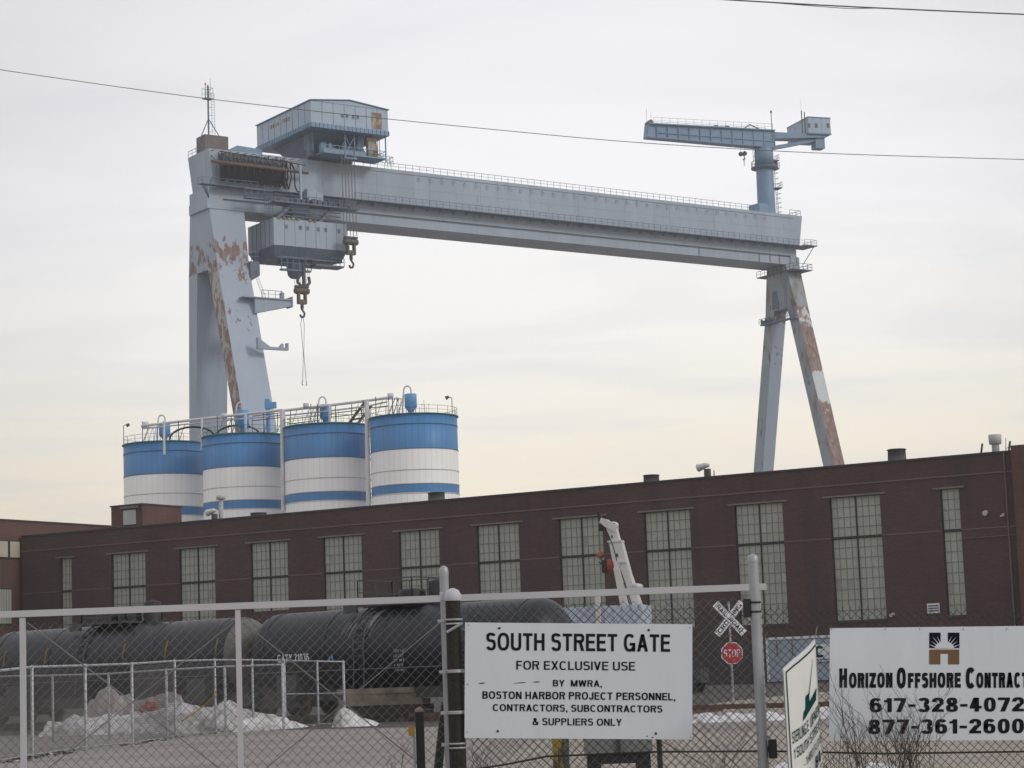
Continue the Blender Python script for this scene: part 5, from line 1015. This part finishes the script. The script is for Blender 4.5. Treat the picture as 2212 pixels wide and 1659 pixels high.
ch = lambda x, y: (2200/1.27306+x/KH, 1650/1.27306+y/KH)
def hline(parts, mt, bold, name='lettering'):
    g = MB()
    for body, x0_, y0_, x1_, y1_ in parts:
        letter(g, body, lambda a, b: fn(*ch(x0_+(x1_-x0_)*a, y1_-.006*(x1_-x0_)*a-(y1_-y0_)*b)), bold)
    g.build(name, mt, t)
hline([('H', 388, 675, 465, 866), ('ORIZON', 484, 720, 914, 868), ('O', 955, 670, 1045, 870), ('FFSHORE', 1066, 720, 1588, 868), ('C', 1636, 668, 1722, 872), ('ONTRACTORS', 1740, 718, 2475, 868)], 'letter', .275)
hline([('617-328-4072', 690, 970, 2212, 1108)], 'letter', .215); hline([('877-361-2600', 675, 1182, 2212, 1323)], 'letter', .215)
emb = MB()
def quad(g, x0_, y0_, x1_, y1_, off=.004): g.add([fn(*ch(x0_, y1_), off), fn(*ch(x1_, y1_), off), fn(*ch(x1_, y0_), off), fn(*ch(x0_, y0_), off)], [(0, 1, 2, 3)])
quad(emb, 1276, 322, 1388, 474); quad(emb, 1460, 322, 1574, 474); eo = emb.build('emblem', 'navy', t)
g = MB(); ox, oy = 1425, 500
for k in range(11):
    a_ = R(158-k*13.6)
    if 75 < math.degrees(a_) < 105: continue
    d_ = (math.cos(a_), -math.sin(a_)); L_ = 185 if k % 2 == 0 else 165; n_ = (-d_[1]*7, d_[0]*7)
    tip = (ox+d_[0]*L_, oy+d_[1]*L_)
    if tip[1] < 326: s_ = (oy-330)/(oy-tip[1]); tip = (ox+d_[0]*L_*s_, oy+d_[1]*L_*s_)
    b0_ = (ox+d_[0]*40, oy+d_[1]*40); g.add([fn(*ch(b0_[0]+n_[0], b0_[1]+n_[1]), .006), fn(*ch(b0_[0]-n_[0], b0_[1]-n_[1]), .006), fn(*ch(*tip), .006)], [(0, 1, 2)])
cen = [(ox+95*math.cos(R(180-k*15)), oy-26-62*math.sin(R(180-k*15))) for k in range(13)]
g.add([fn(*ch(*c_), .0065) for c_ in cen], [tuple(range(13))]); g.build('sun_rays', 'sign', eo)
g = MB(); quad(g, 1276, 490, 1572, 530); quad(g, 1276, 530, 1386, 635); quad(g, 1462, 530, 1572, 635); g.build('emblem_base', 'bronze', eo)
# tie wires along its upper edge
for x in (310, 840, 1180, 1610, 2040): g = MB(); c_ = fn(*ch(x, 268), 0); g.tube(c_+Vector((0, .02, .02)), c_+Vector((0, -.01, -.03)), .0035, 4); g.build('tie', 'ochre', t)
# curled vinyl banner between the two boards
SXY = [(0, 1692, 1445, 23.15), (.2, 1706, 1436, 23.35), (.42, 1724, 1421, 23.6), (.62, 1738, 1405, 23.8), (.8, 1750, 1390, 23.95), (.92, 1757.5, 1380, 24.08), (1, 1761, 1376, 24.2)]
def bpos(s, tt):
    for (s0_, u0, v0, y0), (s1_, u1, v1, y1) in zip(SXY, SXY[1:]):
        if s <= s1_ or s1_ == 1:
            f_ = (s-s0_)/(s1_-s0_); f_ = min(1.02, f_); u = u0+(u1-u0)*f_; v = v0+(v1-v0)*f_; y = y0+(y1-y0)*f_; break
    bow = math.sin(max(0, min(1, tt))*3.0)*.05*s
    p_ = at(u, v, y); return p_+Vector((bow*.12+.008*tt, bow, -tt*1.35+.02*math.sin(s*5+tt*3)))
bt = thing('vinyl_banner', bpos(.5, 1.0), 'curled white equipment company banner hanging edge-on between the two boards', 'banner')
g = MB(); NS, NT = 26, 16
for e in (0, .012): g.add([bpos(i/NS, j/NT)+Vector((-e, e*.3, 0)) for j in range(NT+1) for i in range(NS+1)], [(j*(NS+1)+i, j*(NS+1)+i+1, (j+1)*(NS+1)+i+1, (j+1)*(NS+1)+i) for j in range(NT) for i in range(NS)], True)
g.build('sheet', 'banner', bt)
bo_ = lambda s, tt: bpos(s, tt)+Vector((.008, -.006, 0))
g = MB()
for s0_, t0_, s1_, t1_ in ((.05, .035, .05, 1.0), (.05, .035, .97, .035)):
    n_ = 20; vs = []; hor = s1_ != s0_
    for k in range(n_+1):
        s_ = s0_+(s1_-s0_)*k/n_; t_ = t0_+(t1_-t0_)*k/n_; vs += [bo_(s_, t_), bo_(s_+(0 if hor else .025), t_+(.014 if hor else 0))]
    g.add(vs, [(2*k, 2*k+1, 2*k+3, 2*k+2) for k in range(n_)])
g.build('border', 'bgreen', bt)
def bline(g, body, s0_, s1_, tb_, th_, bold): letter(g, body, lambda a, b: bo_(s0_+(s1_-s0_)*a, tb_-th_*b), bold)
for a_ in (('STERLING EQUIPMENT', .13, 1.0, .60, .085, .16), ('551 SOUTH STREET', .16, 1.0, .715, .075, .15), ('- THIRD FLOOR', .40, 1.0, .83, .06, .13), ('617-984-', .32, .97, .965, .09, .17)): g = MB(); bline(g, *a_); g.build('lettering', 'bgreen', bt)
g = MB(); poly = lambda pts: g.add([bo_(*p_) for p_ in pts], [tuple(range(len(pts)))])
poly([(.44, .49), (.86, .455), (.90, .37), (.66, .40), (.66, .33), (.56, .33), (.54, .415), (.48, .43)]); poly([(.62, .38), (.645, .38), (.84, .12), (.83, .12)]); g.build('emblem', 'bgreen', bt)
g = MB(); p_ = bpos(1, 0); g.path([p_, p_+Vector((.01, 0, .06)), p_+Vector((.03, .02, .13))], .007, 4); g.build('cord', 'palewood', bt)

# things behind the front fence
def grnd(u, Y): return Vector((at(u, 1480, Y).x, Y, 0))
P = grnd(1206, 28); t = thing('bollard', P, 'chipped yellow and black bollard under the gate sign', 'bollard')
g = MB(); g.lathe(P, [(.105, 0), (.105, 1.02), (.08, 1.08), (.002, 1.1)], 18); g.build('pipe', 'hazard', t)
P = grnd(1331, 30); t = thing('utility_cabinet', P, 'grey utility cabinet on dark legs half hidden below the gate sign', 'cabinet')
MB().box((P.x-.45, P.x+.45), (30, 30.6), (.33, 1.0)).build('case', 'cabinet', t)
g = MB()
for x in (-.42, .24): g.box((P.x+x, P.x+x+.18), (30.05, 30.55), (0, .329))
g.box((P.x-.4, P.x+.4), (30.04, 30.5), (.2, .328)); g.build('leg', 'black', t)
MB().box((P.x-.02, P.x+.02), (29.97, 30), (.35, .95)).build('door_seam', 'mull', t)

# ------------------------------------------------------------------ inner fences in the yard
c6 = lambda x, y: (x/2.771, 1060.5+y/2.771)
pf = [(-60, 1083, 1640), (195, 1055, 1595), (515, 1045, 1545), (795, 1035, 1520), (1052, 1018, 1475), (1293, 1012, 1450), (1518, 1012, 1435), (1710, 1015, 1420), (1908, 1020, 1405), (2065, 1022, 1398)]
base = []
for x, yt, yb in pf:
    u, vt = c6(x, yt); _, vb = c6(x, yb); p_ = ground(u, vb); h_ = at(u, vt, p_.y).z; base.append((p_, h_))
hs = [h for _, h in base]; hm = sum(hs)/len(hs)
f2 = thing('yard_fence', base[4][0], 'curving galvanised chain-link fence in front of the snow heap', 'fence')
for i, (p_, h_) in enumerate(base):
    g = MB(); g.lathe(p_, [(.04 if i < 9 else .05, -.05), (.04 if i < 9 else .05, h_+.02), (.002, h_+.06)], 10); g.build('post', 'galv', f2)
g = MB(); g.path([p_+Vector((0, 0, h_)) for p_, h_ in base], .032, 8); a_, b_ = base[7], base[9]; g.path([Vector((*a_[0].xy, a_[1]*.5)), Vector((*b_[0].xy, b_[1]*.5))], .025, 6); g.path([p_+Vector((0, 0, .06)) for p_, h_ in base], .018, 6); g.build('top_rail', 'galv', f2)
g = MB(); 
cum = [0]
for (p_, _), (q_, _) in zip(base, base[1:]): cum.append(cum[-1]+(q_-p_).length)
def along(d):
    for i in range(len(cum)-1):
        if d <= cum[i+1] or i == len(cum)-2:
            f_ = (d-cum[i])/(cum[i+1]-cum[i]); return base[i][0].lerp(base[i+1][0], f_), base[i][1]+(base[i+1][1]-base[i][1])*f_
mesh_wire(lambda x, z: along(x)[0]+Vector((0, -.03, along(x)[1]*z/2)), cum[-1], .05, 1.97, .10, .0026).build('chain_link', 'wirefar', f2)
g = MB(); rl = random.Random(5)
for k in range(420):
    d_ = rl.uniform(1, cum[-1]) if k < 260 else rl.uniform(2.5, 8); c_ = along(d_)[0]+Vector((rl.gauss(0, .22), rl.gauss(0, .25), .012)); r_ = rl.uniform(.015, .06); a_ = rl.uniform(0, 6.3)
    u_ = Vector((math.cos(a_), math.sin(a_), rl.uniform(-.3, .5)))*r_; v_ = Vector((-math.sin(a_), math.cos(a_), rl.uniform(-.3, .5)))*r_*rl.uniform(.4, 1)
    g.cur = 0 if rl.random() < .72 else (1 if rl.random() < .7 else 2); g.add([c_-u_-v_, c_+u_-v_, c_+u_*.7+v_, c_-u_+v_], [(0, 1, 2, 3)])
g.build('leaf_litter', ['timber', 'palewood', 'snow'], None, 'dead leaves and scraps blown along the foot of the yard fence', 'litter', None, 'stuff')
pf3 = [(-60, 1112), (315, 1105), (650, 1095), (995, 1072), (1345, 1052), (1690, 1040)]
b3 = []
for k, (x, y) in enumerate(pf3):
    u, v = c6(x, y); Y_ = 68+(64-68)*k/5; p_ = at(u, v, Y_); b3.append((Vector((p_.x, p_.y, 0)), p_.z))
f3 = thing('yard_fence', b3[2][0], 'straight chain-link fence farther back behind the snow heap', 'fence')
for p_, h_ in b3: MB().lathe(p_, [(.04, -.05), (.04, h_+.02), (.002, h_+.05)], 8).build('post', 'galv', f3)
g = MB(); g.path([p_+Vector((0, 0, h_)) for p_, h_ in b3], .03, 6); g.build('top_rail', 'galv', f3)
L3 = (b3[-1][0]-b3[0][0]).length
mesh_wire(lambda x, z: b3[0][0].lerp(b3[-1][0], x/L3)+Vector((0, -.03, z)), L3, .05, b3[0][1], .10, .0024, .05, b3[-1][1]).build('chain_link', 'wirefar', f3)

# ------------------------------------------------------------------ snow, dirt, timber in the yard
def heap(name, m, pts, lab, cat, seed=0, nx=70, ny=22, rough=.22, depth=2.4, kind=None):
    # pts: (u, y_base, height m) along a line on the ground
    g = MB(); P_ = [ground(u, v) for u, v, h in pts]; Hh = [h for _, _, h in pts]; vs = []
    for i in range(nx+1):
        f_ = i/nx*(len(P_)-1); k = min(int(f_), len(P_)-2); f_ -= k; c_ = P_[k].lerp(P_[k+1], f_); h = Hh[k]+(Hh[k+1]-Hh[k])*f_
        for j in range(ny+1):
            q_ = j/ny; pr = max(0, math.sin(math.pi*min(1, q_*1.02)))**.75 if q_ < .98 else 0
            x_ = c_+Vector((0, q_*depth, 0)); so_ = Vector((seed, 0, 0)); bil = lambda f: 1-3.2*noise.noise(x_*f+so_*f)**2
            nn_ = noise.noise(x_*.9+so_)*.5 + bil(1.3)*.30 + bil(3.1)*.20 + bil(7)*.10 - .25
            z_ = h*.80*pr*max(.1, 1+rough*2.6*nn_)
            vs.append(x_+Vector((noise.noise(x_*3+Vector((7, 0, seed)))*.15, noise.noise(x_*3+Vector((3, 3, seed)))*.2*(1 if 0 < j < ny else 0), max(-.03, z_-.02))))
    g.add(vs, [(i*(ny+1)+j, (i+1)*(ny+1)+j, (i+1)*(ny+1)+j+1, i*(ny+1)+j+1) for i in range(nx) for j in range(ny)], True)
    return g.build(name, m, None, lab, cat)
heap('snow_heap', 'snow', [(78, 1592, .1), (95, 1591, .55), (120, 1590, .5), (150, 1589, .72), (190, 1588, .64), (240, 1587, .76), (300, 1586, .8), (345, 1585, .9), (365, 1585, 1.05), (400, 1584, .92), (440, 1583, .95), (487, 1582, 1.02), (512, 1581, .78), (573, 1578, .58), (610, 1576, .4), (655, 1573, .06)], 'long lumpy heap of dirty snow behind the curving yard fence', 'snow heap', 3, nx=300, ny=40, rough=.27)
heap('snow_heap', 'snow', [(712, 1573, .05), (722, 1572, .5), (738, 1572, .74), (755, 1571, .62), (780, 1570, .36), (815, 1569, .1)], 'small dirty snow heap at the end post of the yard fence', 'snow heap', 9, nx=70, ny=30, rough=.18, depth=1.8)
heap('dirt_heap', 'dirt', [(152, 1588, .2), (170, 1587, 1.1), (205, 1586, 1.5), (240, 1586, 1.65), (270, 1585, 1.6), (288, 1585, 1.2), (330, 1584, 1.25), (375, 1583, 1.4), (400, 1582, .3)], 'grey dirt heap behind the long snow heap', 'dirt heap', 21, nx=80, rough=.25)
heap('snow_bank', 'snowclean', [(1490, 1562, .22), (1530, 1561, .30), (1560, 1560, .18), (1590, 1559, .28), (1660, 1557, .30), (1710, 1555, .1), (1760, 1553, .3), (1800, 1552, .38), (1900, 1549, .1), (2200, 1540, .2)], 'low white snow bank along the track on the right side of the yard', 'snow bank', 31, nx=110, rough=.35, depth=1.4)
for k, (u, v, L_, lab) in enumerate(((1730, 1662, 60, 'snow patch at the foot of the gate post'), (1900, 1664, 50, 'snow patch below the company sign'))):
    heap('snow_patch', 'snowclean', [(u-L_, v, .02), (u-L_*.4, v-1, .12), (u+L_*.3, v-1, .1), (u+L_, v, .02)], lab, 'snow patch', 40+k, nx=30, ny=10, depth=.7)
# orange sacks on the dirt heap
P = at(320, 1521, 77.3); t = thing('orange_sacks', P+Vector((0, 0, -.2)), 'crumpled orange plastic sacks lying on the dirt heap', 'sacks')
for k, (dx, dz, r_) in enumerate(((-.28, 1.25, .28), (.08, 1.35, .3), (.4, 1.15, .26), (.28, 1.5, .18), (-.02, 1.6, .16))):
    g = MB(); c_ = at(320, 1521, 77.3)+Vector((dx*.62, 0, (dz-1.3)*.55-.12)); r_ *= .62; vs = []
    for a_ in range(9):
        for b_ in range(14):
            th_, ph_ = math.pi*a_/8, 2*math.pi*b_/14; d_ = Vector((math.sin(th_)*math.cos(ph_), math.sin(th_)*math.sin(ph_), math.cos(th_)*.8)); vs.append(c_+d_*r_*(1+.5*noise.noise(d_*2.5+Vector((k*3, 0, 0)))))
    g.add(vs, [(a_*14+b_, a_*14+(b_+1) % 14, (a_+1)*14+(b_+1) % 14, (a_+1)*14+b_) for a_ in range(8) for b_ in range(14)]); g.build('sack', 'orange', t)
g = MB(); chain(g, [(393, 1557, 57), (420, 1540, 58.5), (440, 1525, 60), (462, 1505, 60), (467, 1492, 61)], .022, 5); g.build('yellow_strap', 'ochre', None, 'yellow strap lying over the long snow heap', 'strap')
# stacked sleepers
P = ground(830, 1562); t0 = None
TS = Frame((P.x, P.y+1.2, 0), R(4)); rows = [(0, 4, 'darkwood'), (.26, 4, 'darkwood'), (.52, 3, 'palewood'), (.78, 3, 'palewood')]
def sleeper(x, y, z, L_, m, lab, rot=0):
    F_ = Frame(TS(x, y, z), R(4+rot)); g = MB(); g.box((-L_/2, L_/2), (0, .24), (0, .2), F_); g.build('railway_sleeper', m, None, lab, 'sleeper', 'old sleepers stacked by the tank cars')
k = 0
for lvl, (z, n_, m) in enumerate((((0, 3, 'darkwood'), (.21, 3, 'darkwood'), (.42, 3, 'darkwood'), (.63, 3, 'palewood'), (.84, 3, 'palewood'), (1.05, 2, 'palewood')))):
    for j in range(n_):
        L_ = 2.7+random.uniform(-.25, .35); pos = ('front', 'middle', 'back')[j]; tier = ('lowest', 'second', 'third', 'fourth', 'fifth', 'topmost')[lvl]
        sleeper(random.uniform(-.25, .25)+(.1 if lvl < 4 else -.2), .3*j-(.05*(lvl % 2)), z, L_, m, f'{"pale" if m == "palewood" else "dark"} old sleeper in the {tier} layer, {pos} of the stack by the tank cars', random.uniform(-3, 3))

# ------------------------------------------------------------------ bare shrubs by the right hand signs
def shrub(u, v, Y, hgt, spread, n, lab, seed):
    rnd = random.Random(seed); P = Vector((at(u, v, Y).x, Y, 0)); g = MB()
    def grow(p, d, L_, r_, lev):
        pts = [p]; k = 5
        for i in range(k):
            d = (d+Vector((rnd.gauss(0, .11), rnd.gauss(0, .08), rnd.gauss(0.02, .05)))).normalized(); p = p+d*L_/k; pts.append(p)
            if lev < 3 and i > 0 and rnd.random() < .78:
                s_ = 1 if rnd.random() < .5 else -1; nd = (d+Vector((s_*rnd.uniform(.3, .9), rnd.gauss(0, .3), rnd.uniform(-.1, .5)))).normalized(); grow(p, nd, L_*rnd.uniform(.22, .42), r_*.6, lev+1)
        g.path(pts, r_, 3, r_*.45)
    for i in range(n):
        d = Vector((rnd.gauss(0, spread), rnd.gauss(0, spread*.6), 1)).normalized(); grow(P+Vector((rnd.gauss(0, .06), rnd.gauss(0, .05), 0)), d, hgt*rnd.uniform(.5, 1.0), .0055, 0)
    g.build('bare_shrub', 'twig', None, lab, 'shrub', 'bare shrubs along the front fence', origin=P)
shrub(1856, 1600, 23.7, 1.0, .11, 15, 'bare brown shrub in front of the left part of the company sign', 1)
shrub(1935, 1600, 23.75, 1.1, .15, 24, 'tallest bare shrub, covering the lower phone number on the company sign', 2)
shrub(1985, 1600, 23.8, .8, .14, 9, 'low bare shrub right of the tallest one before the company sign', 3)
shrub(1815, 1600, 23.85, 1.1, .06, 4, 'thin bare stems at the left edge of the company sign', 4)
shrub(1032, 1600, 23.9, .62, .12, 7, 'small bare shrub below the left corner of the gate sign', 5)
shrub(868, 1600, 24.7, .62, .14, 5, 'wispy dry weed left of the short black post', 6)
shrub(1545, 1600, 23.95, .75, .2, 4, 'thin dry weed between the gate sign and the tall steel post', 7)
shrub(1765, 1600, 24.2, .5, .3, 8, 'low tangle of twigs behind the curled banner', 8)

# ------------------------------------------------------------------ overhead wires
def wire(pxs, Y, r, lab, kinks=None):
    P_ = [at(u, v, Y) for u, v in pxs]; g = MB(); pts = []
    for i in range(len(P_)-1):
        p0 = P_[max(0, i-1)]; p1 = P_[i]; p2 = P_[i+1]; p3 = P_[min(len(P_)-1, i+2)]
        for k in range(8):
            t_ = k/8; pts.append(.5*((2*p1)+(p2-p0)*t_+(2*p0-5*p1+4*p2-p3)*t_*t_+(3*p1-p0-3*p2+p3)*t_**3))
    pts.append(P_[-1]); g.path(pts, r, 5); g.build('overhead_wire', 'wire', None, lab, 'wire')
wire([(-3400, -560), (-1400, -105), (-400, 88), (0, 150.5), (353.5, 201), (600, 231), (837.5, 257), (1100, 283), (1335, 304.6), (1600, 322), (1846, 333.6), (2212, 344.5), (2600, 353), (3600, 365), (5600, 330)], 60, .0105, 'long thin overhead wire sagging across the whole sky')
wire([(-2600, -560), (-600, -200), (700, -62), (1300, -18), (1580, 0), (1800, 12.5), (2000, 22), (2212, 31), (2500, 41), (3400, 55), (5400, 30)], 40, .014, 'upper overhead wire in the top right corner')
wire([(1560, -3), (1700, 8.5), (1790, 15.5), (1840, 18.5), (1900, 18), (2000, 22.5), (2230, 32.5)], 40, .007, 'thin slack lashing wire under the upper overhead wire in the top right corner')

# ------------------------------------------------------------------ thin winter haze over the harbour
hm_ = bpy.data.materials.new('haze'); hm_.use_nodes = True; hn = hm_.node_tree; hn.nodes.clear()
hv = hn.nodes.new('ShaderNodeVolumePrincipled'); hv.inputs['Color'].default_value = (.87, .90, .96, 1); hv.inputs['Density'].default_value = .00026; hv.inputs['Anisotropy'].default_value = 0
ho = hn.nodes.new('ShaderNodeOutputMaterial'); hn.links.new(hv.outputs[0], ho.inputs['Volume']); M['haze'] = hm_
MB().box((-905, 905), (-65, 1005), (-1, 126)).build('haze', 'haze', None, 'thin pale winter haze over the shipyard', 'haze', None, 'stuff')
